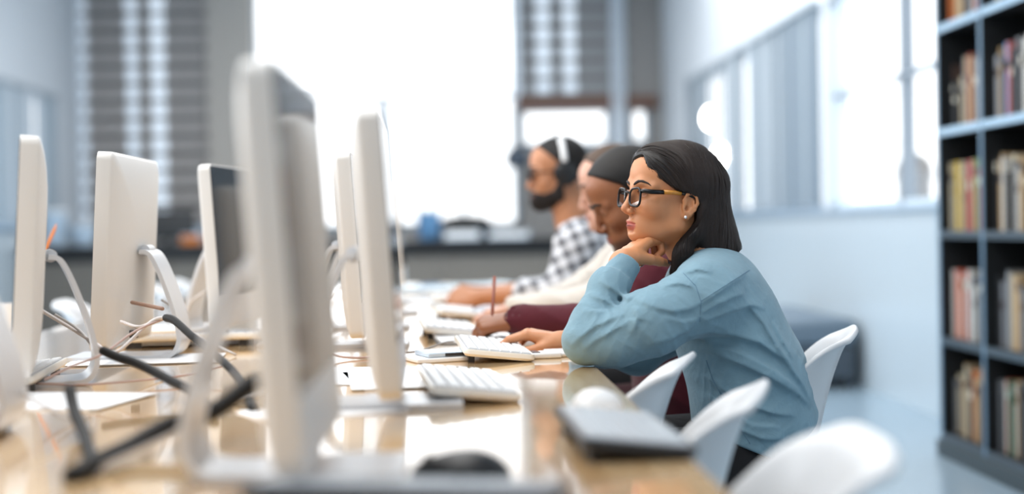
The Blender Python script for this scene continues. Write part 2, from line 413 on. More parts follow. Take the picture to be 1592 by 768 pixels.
tub(667, .12, .28, mat('blue_tub', (96, 140, 180), .35), 'blue tub on the far counter right of the far computers')
tub(130, .12, .20, M_cup, 'low wide pale tub on the far counter next to the tall one', 14.15)
def tray(px, w, h, m, label, Y=14.05):
    o = counter_thing('paper_tray', px, 0, m, label, 'tray', Y)
    box('tray_base', (-w/2, -.14, 0), (w/2, .14, .012), m, o, .003); box('tray_side', (-w/2, -.14, .012), (-w/2+.01, .14, h), m, o)
    box('tray_side', (w/2-.01, -.14, .012), (w/2, .14, h), m, o); box('paper', (-w/2+.02, -.13, .012), (w/2-.02, .13, h*.8), M_white, o)
tray(718, .36, .10, M_cup, 'wide white paper tray on the far counter in front of the black chair')
tray(790, .40, .08, M_cup, 'white paper tray on the far counter next to the window edge')
tray(36, .26, .12, M_white, 'white paper tray at the far left end of the counter')
o = counter_thing('card_box', 297, 0, M_orange, 'small orange box on the far counter left of the pillar', 'box')
box('box_body', (-.09, -.05, 0), (.09, .05, .08), M_orange, o, .004); box('box_lid', (-.095, -.055, .08), (.095, .055, .095), M_cup, o, .004)
o = counter_thing('mug', 306, 0, M_cup, 'pale mug on the far counter behind the orange box', 'mug', 14.35)
MB().lathe([(.05, 0), (.055, .02), (.055, .18), (.048, .18), (.045, .02)], 16).build('mug_body', M_cup, o); MB().tube([(.05, 0, .04), (.09, 0, .06), (.09, 0, .12), (.05, 0, .14)], .008).build('handle', M_cup, o)
o = counter_thing('desk_lamp', 806, 0, M_black, 'dark round-headed lamp on the far counter beside the face of the man with headphones', 'lamp', 14.2)
p = at(803, 243, 14.2); dz = p[2]-.90
MB().lathe([(.12, 0), (.12, .02), (.02, .03)], 20).build('round_base', M_black, o); MB().tube([(0, 0, .02), (.06, 0, .5), (.02, 0, dz-.02)], .012).build('lamp_pole', M_black, o)
sh = MB().lathe([(.03, .10), (.075, .08), (.115, .02), (.12, -.06), (.105, -.10), (.09, -.11)], 24, (0, 0, dz)).build('lamp_head', mat('dark_blue_lamp', (40, 52, 66), .4), o)

po = empty('bollard', (4.0, 12.1, 0)); tag(po, 'dark domed bollard standing outside the right window', 'bollard')
MB().lathe([(.15, 0), (.15, 1.35), (.165, 1.36), (.165, 1.42)], 24).build('bollard_post', mat('dark_grey_metal', (60, 68, 76), .5), po); MB().lathe([(.165, 1.42), (.15, 1.5), (.10, 1.56), (.04, 1.59), (.005, 1.595)], 24).build('bollard_dome', M_black, po)
bn = empty('bench', (2.1, 9.2, 0)); tag(bn, 'low grey blue bench against the right wall behind the woman in blue', 'bench')
M_bench = mat('grey_blue_upholstery', (104, 120, 134), .7)
box('seat_cushion', (-.34, -.75, .26), (.34, 0, .42), M_bench, bn, .04); box('seat_cushion', (-.34, .01, .26), (.34, .75, .42), M_bench, bn, .04); box('bench_base', (-.32, -.74, .06), (.32, .74, .26), mat('dark_bench_base', (70, 80, 90), .6), bn, .01)
for sx in (-.28, .24):
    for sy in (-.7, .66): box('leg', (sx, sy, 0), (sx+.04, sy+.04, .06), M_black, bn)
# ================================================================= bookcase
M_shelf = mat('blue_grey_bookcase', (104, 136, 160), .35); M_shelfin = mat('shaded_bookcase_inside', (14, 17, 20), .6)  # near-black inside: the shade between the shelves is put into the colour
BX0, BX1 = 2.10, 2.42; BY = [6.03, 5.53, 5.03, 4.53]; BZ = [.10, .51, .965, 1.40, 1.84, 2.28]
bk = empty('bookcase', (2.26, 5.28, 0)); tag(bk, 'tall blue grey bookcase full of books against the right wall', 'bookcase')
def B(n, a, b, m=M_shelf, **k): return box(n, (a[0]-2.26, a[1]-5.28, a[2]), (b[0]-2.26, b[1]-5.28, b[2]), m, bk, .003, **k)
for i, y in enumerate(BY):
    B('side_panel' if i in (0, 3) else 'divider', (BX0, y-.012, .04), (BX1, y+.012, 2.6), M_shelfin)
for z in BZ:
    for i in range(3): B('shelf', (BX0, BY[i+1]+.012, z-.03), (BX1, BY[i]-.012, z), M_shelfin); B('shelf_edge_strip', (BX0-.004, BY[i+1]+.012, z-.032), (BX0, BY[i]-.012, z+.001), mat('lit_edge', (158, 190, 214), .3) if z > 1.2 else mat('shaded_edge', (58, 74, 86), .4))  # upper strips pale, lower ones dark: the fall of light is in the colour
[B('divider_edge_strip', (BX0-.005, y-.013, .07), (BX0, y+.013, 2.6), mat('divider_edge', (112, 142, 166), .4)) for y in BY]
B('back_panel', (BX1, BY[3], .04), (BX1+.012, BY[0], 2.6), M_shelfin); B('plinth', (BX0-.02, BY[3]-.012, 0), (BX1, BY[0]+.02, .07), mat('dark_teal_plinth', (52, 66, 72), .5))
B('top_panel', (BX0, BY[3]-.012, 2.6), (BX1, BY[0]+.012, 2.63))
cols = [('tan', (190, 160, 120)), ('black', (28, 28, 32)), ('white', (214, 212, 206)), ('grey', (120, 122, 126)), ('dark brown', (70, 50, 42)), ('cream', (206, 192, 164)), ('brick red', (160, 70, 52)), ('charcoal', (52, 54, 60)), ('pale green', (150, 170, 110)), ('navy', (40, 52, 84)), ('orange', (206, 110, 50)), ('silver', (168, 172, 178))]
spec_first = {(3, 0): [(2, 'yellow', (214, 180, 60)), (3, 'cream', (214, 196, 150)), (6, 'red', (196, 38, 44)), (7, 'red', (196, 38, 44)), (8, 'pink', (190, 110, 110))],
              (4, 1): [(3, 'bright blue', (120, 170, 220)), (4, 'pink', (190, 80, 130))], (2, 0): [(1, 'coral', (214, 110, 84)), (5, 'rust', (170, 76, 40))], (1, 0): [(7, 'orange spined', (220, 130, 70))], (1, 1): [(3, 'rust', (190, 80, 40)), (4, 'green', (60, 110, 84))]}
ordw = ['first', 'second', 'third', 'fourth', 'fifth', 'sixth', 'seventh', 'eighth', 'ninth', 'tenth', 'eleventh', 'twelfth', 'thirteenth', 'fourteenth', 'fifteenth', 'sixteenth', 'seventeenth', 'eighteenth', 'nineteenth', 'twentieth']
shw = {1: 'bottom shelf', 2: 'second lowest shelf', 3: 'middle shelf', 4: 'second highest shelf', 5: 'top shelf'}
M_page = mat('book_pages', (222, 214, 196), .8)
def book_mesh(w, h, d):
    c = MB(); t = .003
    c.box((0, 0, 0), (t, w, h)); c.box((t, 0, 0), (d, t, h)); c.box((t, w-t, 0), (d, w, h))
    return c, MB().box((t, t, .004), (d-.004, w-t, h-.004))
for si in range(1, 6):
    z = BZ[si-1]
    for bay in range(3):
        y = BY[bay]-.03; n = 0; yend = BY[bay+1]+.03
        ov = {i: (a, b) for i, a, b in spec_first.get((si, bay), [])}
        while n < 19:
            w = rng.uniform(.018, .042); h = rng.uniform(.22, .31)*(1.0 if si < 5 else .9); d = rng.uniform(.17, .24)
            if y-w < yend: break
            cn, rgb = cols[min(rng.integers(len(cols)+5), len(cols)+4) % 12] if rng.random() < .55 else cols[[0, 2, 5, 3, 1][rng.integers(5)]]
            if n in ov: cn, rgb = ov[n]; h = .29
            elif si == 4 and n < 5 and bay == 0: cn, rgb = [('dark brown', (70, 50, 42)), ('black', (28, 28, 32)), ('black', (28, 28, 32)), ('cream', (206, 192, 164)), ('dark brown', (70, 50, 42))][n]; h = [.27, .2, .19, .21, .26][n]
            r = empty('book', (BX0+.035+rng.uniform(0, .02), y-w, z), 0)
            tag(r, '%s book, %s from the far end of the %s, %s bay' % (cn, ordw[n], shw[si], ('far', 'middle', 'nearest')[bay]), 'book', 'books in the bookcase')
            c, pg = book_mesh(w, h, d)
            c.build('cover', mat('book_'+cn.replace(' ', '_'), tuple(v*.9 for v in rgb), .55), r, smooth=False); pg.build('pages', M_page, r, smooth=False)
            if rng.random() < .5:
                zz = h*rng.uniform(.55, .8); box('spine_label', (-.0012, w*.12, zz), (0, w*.88, zz+h*.12), mat('spine_label_'+('light' if sum(rgb) < 330 else 'dark'), (210, 205, 190) if sum(rgb) < 330 else (70, 60, 60), .6), r)
            lean = rng.random() < .12
            y -= w+rng.uniform(.0005, .003); n += 1

# ================================================================= the table
def wood():
    m = bpy.data.materials.new('pale_glossy_wood'); m.use_nodes = True; nt = m.node_tree; b = nt.nodes['Principled BSDF']
    tc = nt.nodes.new('ShaderNodeTexCoord'); mp = nt.nodes.new('ShaderNodeMapping'); mp.inputs['Scale'].default_value = (9, .9, 9)
    nz = nt.nodes.new('ShaderNodeTexNoise'); nz.inputs['Scale'].default_value = 3; nz.inputs['Detail'].default_value = 8; nz.inputs['Distortion'].default_value = .6
    cr = nt.nodes.new('ShaderNodeValToRGB'); cr.color_ramp.elements[0].position = .32; cr.color_ramp.elements[1].position = .7
    cr.color_ramp.elements[0].color = (*lin((208, 166, 116)), 1); cr.color_ramp.elements[1].color = (*lin((238, 206, 162)), 1)
    L = nt.links.new; L(tc.outputs['Object'], mp.inputs[0]); L(mp.outputs[0], nz.inputs['Vector']); L(nz.outputs['Fac'], cr.inputs[0]); L(cr.outputs[0], b.inputs['Base Color'])
    b.inputs['Roughness'].default_value = .12; b.inputs['Coat Weight'].default_value = 1.0; b.inputs['Coat Roughness'].default_value = .05
    b.inputs['Specular IOR Level'].default_value = .6
    return m
M_wood = wood(); M_legmetal = mat('grey_table_leg', (150, 152, 156), .35, metal=.8)
TX0, TX1 = -1.15, .272
tb = empty('long_table', (-.44, 3.9, 0)); tag(tb, 'long pale wooden table with a glossy top carrying two rows of computers', 'table')
box('tabletop', (TX0+.44, -2.95, TZ-.028), (TX1+.44, 3.0, TZ), M_wood, tb, .003)
for x in (TX0+.5, TX1+.26):
    for y in (-2.7, -.9, .9, 2.7): box('leg', (x-.025, y-.025, 0), (x+.025, y+.025, TZ-.06), M_legmetal, tb, .003)
for x in (TX0+.5, TX1+.26): box('apron', (x-.012, -2.7, TZ-.09), (x+.012, 2.7, TZ-.028), M_legmetal, tb)
# ================================================================= computers
M_alu = mat('pale_silver_shell', (212, 209, 205), .38, metal=.0, spec=.5, noise=(6, .012)); M_stand = mat('satin_silver_stand', (206, 208, 212), .3, metal=.15)
M_screen = mat('glossy_black_screen', (8, 9, 11), .12); M_screen.node_tree.nodes['Principled BSDF'].inputs['IOR'].default_value = 1.18; M_chin = mat('silver_front_chin', (206, 206, 206), .35)
BW, BH = .45, .402
def computer_proto():
    root = empty('desktop_computer', (0, 0, 0))
    ring = rrect(BW, BH, .018); n = len(ring)
    T = Matrix.Rotation(math.radians(-3.4), 4, 'Y'); T = Matrix.Translation((0, 0, .034+BH/2)) @ T
    def put(V): return [tuple(T @ Vector(v)) for v in V]
    # shell: flat sides, then a bulging back
    V = []; F = []
    levels = [(1, 0), (1, -.026), (.992, -.030), (.96, -.033), (.88, -.039), (.76, -.044), (.6, -.048), (.4, -.050), (.2, -.051)]
    for s, x in levels:
        for (y, z) in ring: V.append((x, y*s, z*s))
    for i in range(len(levels)-1):
        for k in range(n): F.append((i*n+k, i*n+(k+1) % n, (i+1)*n+(k+1) % n, (i+1)*n+k))
    F.append(tuple((len(levels)-1)*n+k for k in range(n))); F.append(tuple(reversed(range(n))))
    MB().add(put(V), F).build('rear_shell', M_alu, root, sharp=50)
    def slab(name, y0, y1, z0, z1, x0, x1, m, bev=.0):
        o = MB().box((x0, y0, z0), (x1, y1, z1), T).build(name, m, root, smooth=bev > 0, bevel=bev); return o
    slab('front_chin', -BW/2+.004, BW/2-.004, -BH/2+.006, -BH/2+.075, 0, .001, M_chin)
    s = slab('screen', -BW/2+.004, BW/2-.004, -BH/2+.077, BH/2-.005, 0, .0012, M_screen)
    # bent metal stand
    prof = spline([(.10, .005), (.02, .005), (-.085, .005), (-.118, .010), (-.132, .030), (-.134, .055), (-.122, .11), (-.100, .175), (-.082, .215), (-.070, .228), (-.055, .230)], 4)
    W = .062; t = .0045; V = []; F = []
    for i, p in enumerate(prof):
        a = prof[max(i-1, 0)]; b = prof[min(i+1, len(prof)-1)]; d = _n([b[0]-a[0], b[1]-a[1]]); nr = np.array([-d[1], d[0]])
        w = W*(1.25 if p[0] > .0 else 1.0)
        for (sg, yy) in ((1, -w), (1, w), (-1, w), (-1, -w)):
            q = np.array(p[:2])+nr*t*sg; V.append((q[0], yy, max(q[1], 0)))
    for i in range(len(prof)-1):
        for k in range(4): F.append((i*4+k, i*4+(k+1) % 4, (i+1)*4+(k+1) % 4, (i+1)*4+k))
    m = len(prof)-1; F += [(3, 2, 1, 0), (m*4, m*4+1, m*4+2, m*4+3)]
    MB().add(V, F).build('stand', M_stand, root, sharp=40)
    MB().lathe([(.012, -.03), (.012, .03)], 16, (-.060, 0, .232), 'y').build('hinge', M_stand, root)
    MB().tube(spline([(-.068, -.1, .12), (-.11, -.09, .09), (-.14, -.03, .055), (-.19, 0, .03), (-.25, .03, .004)], 5), .0028, 6).build('power_cord', mat('pale_grey_cord', (196, 192, 190), .5), root, sharp=None)
    return root
cp = computer_proto(); remember(cp)
def computer(x, ynear, heading, label, rot=0, first=False):
    """heading +1 faces +X, -1 faces -X; ynear is the near side edge"""
    o = cp if first else copy_tree(cp)
    o.location = (x, ynear+BW/2, TZ); o.rotation_euler = (0, 0, (0 if heading > 0 else PI)+math.radians(rot))
    tag(o, label, 'computer', 'all in one computers on the long table'); return o
computer(-.155, 1.36, 1, 'nearest large blurred computer in the middle of the table, screen towards the seated people', 0, True)
computer(-.087, 1.95, 1, 'blurred computer standing just behind the nearest large one, seen edge on', 1)
computer(-.200, 3.06, 1, 'computer seen edge on, behind the second one of the middle row')
computer(-.215, 3.66, 1, 'fourth computer of the middle row, hidden behind the edge-on ones')
computer(-.205, 4.3, 1, 'middle row computer fifth from the front, mostly hidden')
computer(-.21, 5.0, 1, 'middle row computer sixth from the front, mostly hidden')
computer(-.205, 5.72, 1, 'farthest visible computer in the row, small and grey near the back counter')
computer(-.542, 3.50, 1, 'computer with a white edge and dark screen just left of the pillar', -8)
computer(-.715, 2.88, -1, 'sharp cream computer seen from its back with the stand curving out')
computer(-.78, 2.36, -1, 'slanted blurred computer left of the cream one, seen from behind', 17)
computer(-.73, 1.72, -1, 'nearest computer of the left row, only its stand showing at the frame edge', 2)

# ================================================================= keyboards and mice
M_kb = mat('white_keyboard_shell', (236, 232, 224), .35); M_key = mat('white_keycap', (240, 240, 240), .4); M_kbcl = glass_mat('clear_keyboard_foot')
M_kb2 = mat('grey_keyboard_shell', (176, 182, 190), .3, metal=.4); M_dark = mat('dark_keyboard_underside', (46, 44, 44), .5)
def keyboard_proto(L, D, shell, key, dark=None):
    """local: x = depth (front edge at -x, towards the typist at +x), y = length, z up; rear raised"""
    root = empty('keyboard', (0, 0, 0)); tilt = math.radians(6.5)
    T = Matrix.Translation((0, 0, .016)) @ Matrix.Rotation(tilt, 4, 'Y')
    ring = rrect(D, L, .012, 5); n = len(ring); V = []; F = []
    for s, z in ((.93, -.008), (1, -.003), (1, .003), (.985, .006)):
        for (x, y) in ring: V.append(tuple(T @ Vector((x*s, y*(1-(1-s)*D/L), z))))
    for i in range(3):
        for k in range(n): F.append((i*n+k, i*n+(k+1) % n, (i+1)*n+(k+1) % n, (i+1)*n+k))
    F += [tuple(reversed(range(n))), tuple(3*n+k for k in range(n))]
    MB().add(V, F).build('keyboard_base', shell, root, sharp=40)
    mw = MB(); mw.add([tuple(T @ Vector(v)) for v in ((-D/2+.007, -L/2+.007, .0061), (D/2-.007, -L/2+.007, .0061), (D/2-.007, L/2-.007, .0061), (-D/2+.007, L/2-.007, .0061), (-D/2+.007, -L/2+.007, .0066), (D/2-.007, -L/2+.007, .0066), (D/2-.007, L/2-.007, .0066), (-D/2+.007, L/2-.007, .0066))], [(0,3,2,1),(4,5,6,7),(0,1,5,4),(1,2,6,5),(2,3,7,6),(3,0,4,7)]).build('key_well', mat('grey_key_well', (150, 152, 158), .5), root, smooth=False)
    rows = 6; p = (D-.016)/rows; cols_ = int((L-.02)/p); first = None; pk = (L-.02)/cols_
    for r in range(rows):
        c = 0
        while c < cols_:
            w = 1
            if r == 0 and cols_*.3 < c < cols_*.5: w = 5          # space bar
            w = min(w, cols_-c)
            x = D/2-.008-(r+.5)*p; y = -L/2+.01+(c+w/2)*pk
            kw = pk*w*.5-.0014; kx = p*.5-.0016
            b = MB(); b.add([tuple(T @ Vector(v)) for v in ((x-kx, y-kw, .005), (x+kx, y-kw, .005), (x+kx, y+kw, .005), (x-kx, y+kw, .005), (x-kx*.85, y-kw*.9, .0095), (x+kx*.85, y-kw*.9, .0095), (x+kx*.85, y+kw*.9, .0095), (x-kx*.85, y+kw*.9, .0095))],
                            [(0,3,2,1),(4,5,6,7),(0,1,5,4),(1,2,6,5),(2,3,7,6),(3,0,4,7)])
            if w == 1 and first is not None:
                k2 = first[0].copy(); C.objects.link(k2); dv = T.to_3x3() @ Vector((x-first[1], y-first[2], 0)); k2.location = dv
            else:
                k2 = b.build('key', key, root, smooth=False)
                if w == 1: first = (k2, x, y)
            c += w
    for yy in (-L*.36, L*.36):
        a = T @ Vector((-D/2+.018, yy, -.006))
        MB().box((a.x-.006, yy-.018, 0), (a.x+.006, yy+.018, a.z)).build('foot', dark or M_dark, root, smooth=False)
    return root
kb = keyboard_proto(.36, .142, M_kb, M_key); remember(kb)
def keyboard(x, y, label, rot=0, first=False, src=None, z=TZ):
    o = (src or kb) if first else copy_tree(src or kb); o.location = (x, y, z); o.rotation_euler = (0, 0, math.radians(rot))
    tag(o, label, 'keyboard', 'white keyboards on the table'); return o
keyboard(.083, 2.98, 'white keyboard with sharp keys right beside the hand of the woman in blue', 3, True)
keyboard(.020, 2.33, 'blurred white keyboard with a wooden looking edge in front of the sharp one', 5)
keyboard(-.01, 3.62, 'white keyboard behind the sharp one, beside the hand with the pencil', 4)
keyboard(.02, 4.30, 'white keyboard farther back before the clasped hands', 4)
keyboard(.0, 5.05, 'white keyboard deepest in the row on the bright table', 4)
keyboard(-.62, 3.42, 'white keyboard lying behind the curved stand of the cream computer', 96)
keyboard(-.80, 2.62, 'white keyboard at the left edge under the slanted computer', 186)
kb2 = keyboard_proto(.30, .135, mat('black_keyboard_shell', (30, 31, 34), .35), mat('grey_keycap', (198, 204, 210), .25)); remember(kb2)
o = keyboard(.205, 1.745, 'dark keyboard with grey keys near the front corner of the table', 2, True, kb2); o['group'] = 'dark keyboards'
keyboard(-.045, 1.375, 'dark grey keyboard at the bottom edge of the picture beside the black mouse', 76, False, kb2)['group'] = 'dark keyboards'
def mouse(x, y, rz, m, label, s=1.0):
    root = empty('computer_mouse', (x, y, TZ), math.radians(rz)); tag(root, label, 'mouse')
    f = lambda P: smax(smin(ell(P, (0, 0, .004), (.056*s, .032*s, .030*s)), ell(P, (-.012, 0, .006), (.04*s, .031*s, .029*s)), .01), -P[:, 2]+.0012, .003)
    V, F = isosurf(f, (-.07*s, -.045*s, -.005), (.07*s, .045*s, .05*s), .0025); mk('mouse_body', V, F, m, root)
    MB().lathe([(.006, -.003), (.006, .003)], 12, (.034*s, 0, .0262*s), 'y').build('scroll_wheel', M_dark, root)
    return root
mouse(.005, 1.50, 175, M_black, 'black computer mouse near the bottom edge of the picture', 1.0)
mouse(.205, 2.02, 60, M_white, 'white computer mouse behind the dark keyboard near the table edge')
mouse(.165, 3.17, 185, mat('grey_white_mouse', (196, 198, 204), .3), 'pale grey mouse under the hand of the woman in blue', .95)
mouse(.10, 4.22, 185, mat('silver_mouse', (176, 178, 186), .3), 'silver mouse under the hand coming out of the white sleeve')
#mouse(-.03, 2.70, 95, M_white, 'white mouse lying left of the sharp keyboard', .85)

# small things beside the sharp keyboard
def on3(px, py): p = on(px, py); return p
p = on(843, 556); r = empty('media_player', (p[0], p[1], TZ), math.radians(8)); tag(r, 'small white media player with a dark display at the right end of the sharp keyboard', 'media player')
box('player_body', (-.045, -.03, 0), (.035, .03, .012), M_white, r, .004); box('display', (-.038, -.022, .012), (-.008, .022, .0135), mat('player_display', (84, 88, 96), .2), r); box('control_pad', (-.002, -.018, .012), (.028, .018, .013), mat('control_pad', (246, 246, 246), .4), r)
p = on(868, 552); r = empty('phone_case', (p[0]+.01, p[1], TZ), math.radians(12)); tag(r, 'white phone case lying by the elbow of the woman in blue', 'case')
box('case_body', (-.03, -.05, 0), (.03, .05, .010), M_white, r, .004); box('camera_hole', (.012, .03, .0098), (.022, .042, .0106), M_dark, r)
p = on(688, 560); r = empty('plastic_case', (p[0], p[1], TZ), math.radians(20)); tag(r, 'clear and white plastic case left of the sharp keyboard', 'case')
box('case_tray', (-.07, -.05, 0), (.05, .05, .010), M_white, r, .003); box('case_lid', (-.045, -.045, .010), (.055, .045, .020), mat('pale_blue_clear', (190, 205, 220), .15), r, .003); box('label_strip', (-.01, -.046, .012), (.03, -.045, .018), M_dark, r)
M_paper = mat('white_paper', (240, 241, 243), .5)
def papers(px, py, w, d, rz, n, label):
    p = on(px, py); r = empty('paper_stack', (p[0], p[1], TZ), math.radians(rz)); tag(r, label, 'paper')
    for k in range(n):
        a = rng.uniform(-.05, .05); mt = Matrix.Rotation(a, 4, 'Z') @ Matrix.Translation((rng.uniform(-.01, .01), rng.uniform(-.01, .01), 0))
        MB().box((-w/2, -d/2, k*.0012), (w/2, d/2, k*.0012+.001), mt).build('sheet', M_paper, r, smooth=False)
papers(640, 590, .21, .30, 8, 3, 'white sheets of paper beside the edge-on computer')
papers(700, 470, .3, .42, 15, 4, 'stack of white paper in front of the clasped hands')
papers(560, 585, .21, .30, -10, 2, 'white sheets of paper between the two nearest middle computers')
papers(230, 560, .30, .21, 4, 3, 'white paper under the stand of the cream computer')
papers(60, 625, .21, .30, 75, 3, 'white paper at the left edge of the table')
papers(500, 640, .21, .15, 30, 2, 'small white papers in front of the nearest computer')
for (px, py, rz, lab, w) in ((275, 520, 10, 'thin white binder with a black underside behind the cream computer', .26),):
    p = on(px, py); r = empty('binder', (p[0], p[1], TZ), math.radians(rz)); tag(r, lab, 'binder')
    box('lower_cover', (-w/2, -.11, 0), (w/2, .11, .004), M_dark, r); box('pages', (-w/2+.01, -.105, .004), (w/2-.01, .105, .016), M_paper, r); box('upper_cover', (-w/2, -.11, .016), (w/2, .11, .020), M_white, r, .001)
# glossy magazines at the far end of the table
for px, py, lab in ((660, 452, 'pale blue glossy magazine at the far left end of the table'), (768, 447, 'pale blue magazine behind the clasped hands')):
    p = on(px, py); r = empty('magazine', (p[0], p[1], TZ), .3); tag(r, lab, 'magazine')
    box('magazine_cover', (-.15, -.2, .010), (.15, .2, .012), mat('pale_blue_cover', (170, 205, 226), .3), r); box('magazine_pages', (-.148, -.198, 0), (.148, .198, .010), M_paper, r)
# ruler / pencil sticking out behind the slanted computer
p = np.array([0, 3.6, TZ]); q = at(88, 348, p[1]); r = empty('pencil_cup', (q[0]-.115, p[1], TZ)); tag(r, 'white cup holding an orange pencil behind the slanted computer', 'cup')
MB().lathe([(.034, 0), (.036, .1), (.032, .1), (.03, .006)], 18).build('cup_body', M_white, r)
hq = q[2]-TZ
o = MB().tube([(-.022, 0, .010), (.109, 0, hq-.015), (.115, 0, hq)], [.004, .004, .0008]).build('pencil', M_orange, None, sharp=None); o.location = r.location; tag(o, 'orange pencil standing in the white cup', 'pencil')

# ================================================================= cables
M_cab = mat('black_cable', (14, 13, 13), .6, spec=.25); M_cabw = mat('white_cable', (206, 198, 194), .5); M_cabp = mat('pinkish_thin_cable', (176, 150, 142), .5)
def cb(pts, r, m, label, grp='loose cables between the computers'):
    return cable('cable', [at(*p) for p in pts], r, m, label, 'cable', grp)
cb([(258, 494, 2.72), (272, 499, 2.68), (300, 524, 2.6), (340, 556, 2.5), (372, 590, 2.36), (395, 640, 2.12)], .0075, M_cab, 'thick black cable running down from the curved stand of the cream computer')
cb([(160, 545, 2.50), (185, 556, 2.46), (215, 566, 2.42), (262, 590, 2.32), (300, 610, 2.22), (335, 640, 2.08)], .0078, M_cab, 'thick black cable lying across the middle of the left table half')
cb([(108, 604, 2.0), (116, 640, 1.95), (132, 678, 1.85), (142, 722, 1.70)], .0085, M_cab, 'short black cable hanging near the left stand')
cb([(110, 742, 1.56), (150, 718, 1.62), (200, 695, 1.70), (260, 662, 1.78), (330, 640, 1.82), (400, 590, 1.86)], .011, M_cab, 'very blurred dark cable along the lower left of the table')
cb([(60, 480, 2.75), (110, 510, 2.72), (150, 535, 2.66), (180, 548, 2.62), (235, 500, 2.72), (262, 494, 2.75)], .0035, M_cabw, 'pale cable looping from the slanted computer to the cream stand')
cb([(70, 590, 2.45), (110, 570, 2.5), (160, 550, 2.55), (210, 515, 2.66), (258, 496, 2.76), (275, 505, 2.8)], .0022, M_cabp, 'thin pinkish cable rising to the cream computer stand')
cb([(55, 596, 2.50), (130, 598, 2.50), (210, 592, 2.52), (290, 583, 2.58), (345, 570, 2.62)], .0018, M_cabp, 'hair-thin pinkish cable flat on the table under the cream computer')
cb([(205, 470, 2.95), (230, 475, 2.9), (253, 480, 2.85)], .004, mat('brown_cable', (150, 120, 104), .5), 'short brown cable behind the curved stand')
cb([(188, 500, 2.86), (212, 508, 2.8), (228, 505, 2.8), (250, 497, 2.78)], .0035, M_cabw, 'white cable knotted with a dark clip by the cream computer')
cb([(612, 549, 3.0), (650, 546, 3.03), (690, 533, 3.2), (705, 531, 3.25)], .0022, mat('grey_cable', (140, 136, 134), .5), 'grey mouse cable left of the sharp keyboard')
cb([(485, 470, 3.1), (500, 500, 3.05), (495, 530, 3.0), (520, 552, 2.95), (565, 556, 2.95), (600, 549, 3.0)], .0024, M_cabp, 'thin cable curling between the middle computers')
r = empty('cable_clip', tuple(at(208, 519, 2.8))); tag(r, 'small dark clip on the white cable by the cream computer', 'clip')
box('clip_body', (-.008, -.006, -.008), (.008, .006, .008), M_dark, r, .002)

# ================================================================= chairs
M_chair = mat('white_chair_shell', (212, 214, 217), .35); M_chairleg = mat('pale_wood_leg', (206, 172, 130), .45); M_steel = mat('dark_steel_rod', (60, 60, 62), .35, metal=.9)
def chair_proto():
    """moulded shell; local x forward, y left; the top of the back is at x=-.30, z=.82"""
    root = empty('shell_chair', (0, 0, 0))
    prof = [(.24, .415), (.215, .437), (.15, .446), (.05, .44), (-.06, .435), (-.14, .445), (-.19, .470), (-.215, .52), (-.232, .58), (-.25, .655), (-.27, .722), (-.292, .772), (-.318, .797)]
    half = [.19, .205, .22, .225, .225, .225, .225, .22, .21, .20, .19, .178, .155]
    curl = [.0, .004, .012, .02, .032, .050, .080, .104, .112, .100, .074, .044, .016]
    rise = [.0, .01, .02, .03, .045, .06, .07, .05, .03, .01, -.004, -.012, -.018]
    P = spline([(*a, 0) for a in prof], 4); H = spline([(h, c, r) for h, c, r in zip(half, curl, rise)], 4)
    nv = 17; V = []
    for (x, z, _), (h, c, r) in zip(P, H):
        for j in range(nv):
            v = -1+2*j/(nv-1); e = abs(v)**3.6
            yy = h*v if abs(v) < .85 else h*math.copysign(.85+(abs(v)-.85)*.75, v)
            V.append((x+c*e, yy*.9, z+r*e))
    n = len(P); F = [(i*nv+j, i*nv+j+1, (i+1)*nv+j+1, (i+1)*nv+j) for i in range(n-1) for j in range(nv-1)]
    o = mk('seat_shell', V, F, M_chair, root); s = o.modifiers.new('thick', 'SOLIDIFY'); s.thickness = .011; s.offset = 0
    b = o.modifiers.new('round', 'BEVEL'); b.width = .004; b.segments = 2; b.limit_method = 'ANGLE'; b.angle_limit = math.radians(50)
    for sx, sy in ((1, 1), (1, -1), (-1, 1), (-1, -1)):
        MB().tube([(sx*.10-.01, sy*.10, .42), (sx*.17-.01, sy*.19, .22), (sx*.22-.01, sy*.235, 0)], [.016, .015, .010], 10).build('leg', M_chairleg, root)
    for sx in (1, -1): MB().tube([(sx*.15-.01, -.165, .28), (sx*-.12-.01, .13, .40)], .004, 6).build('brace', M_steel, root)
    MB().box((-.12, -.11, .415), (.10, .11, .432)).build('seat_mount', M_steel, root, smooth=False)
    return root
ch = chair_proto(); remember(ch)
def chair(xtop, y, rz, label, first=False, grp='white shell chairs'):
    o = ch if first else copy_tree(ch); a = math.radians(rz)          # rz: heading; 180 faces the table from the right
    o.location = (xtop+.318*math.cos(a), y+.318*math.sin(a), 0); o.rotation_euler = (0, 0, a); tag(o, label, 'chair', grp); return o
chair(.835, 2.90, 165, 'white shell chair the woman in blue sits on', True)
chair(.40, 2.36, 165, 'empty white shell chair directly in front of the woman in blue')
chair(.425, 1.91, 165, 'empty blurred white shell chair between two others at the table')
chair(.44, 1.46, 177, 'nearest empty white shell chair at the bottom of the picture')
chair(.78, 3.52, 180, 'white shell chair under the man in the maroon jumper')
chair(.80, 4.2, 180, 'white shell chair under the person in the white jumper')
chair(.82, 4.95, 180, 'white shell chair under the man in the plaid shirt')
chair(-1.32, 4.85, 0, 'white shell chair across the table, left of the cream computer')
chair(-1.30, 6.2, 0, 'white shell chair across the table, seen between the cream computer and the dark screen')
chair(-1.30, 6.75, 0, 'farthest white shell chair across the table')
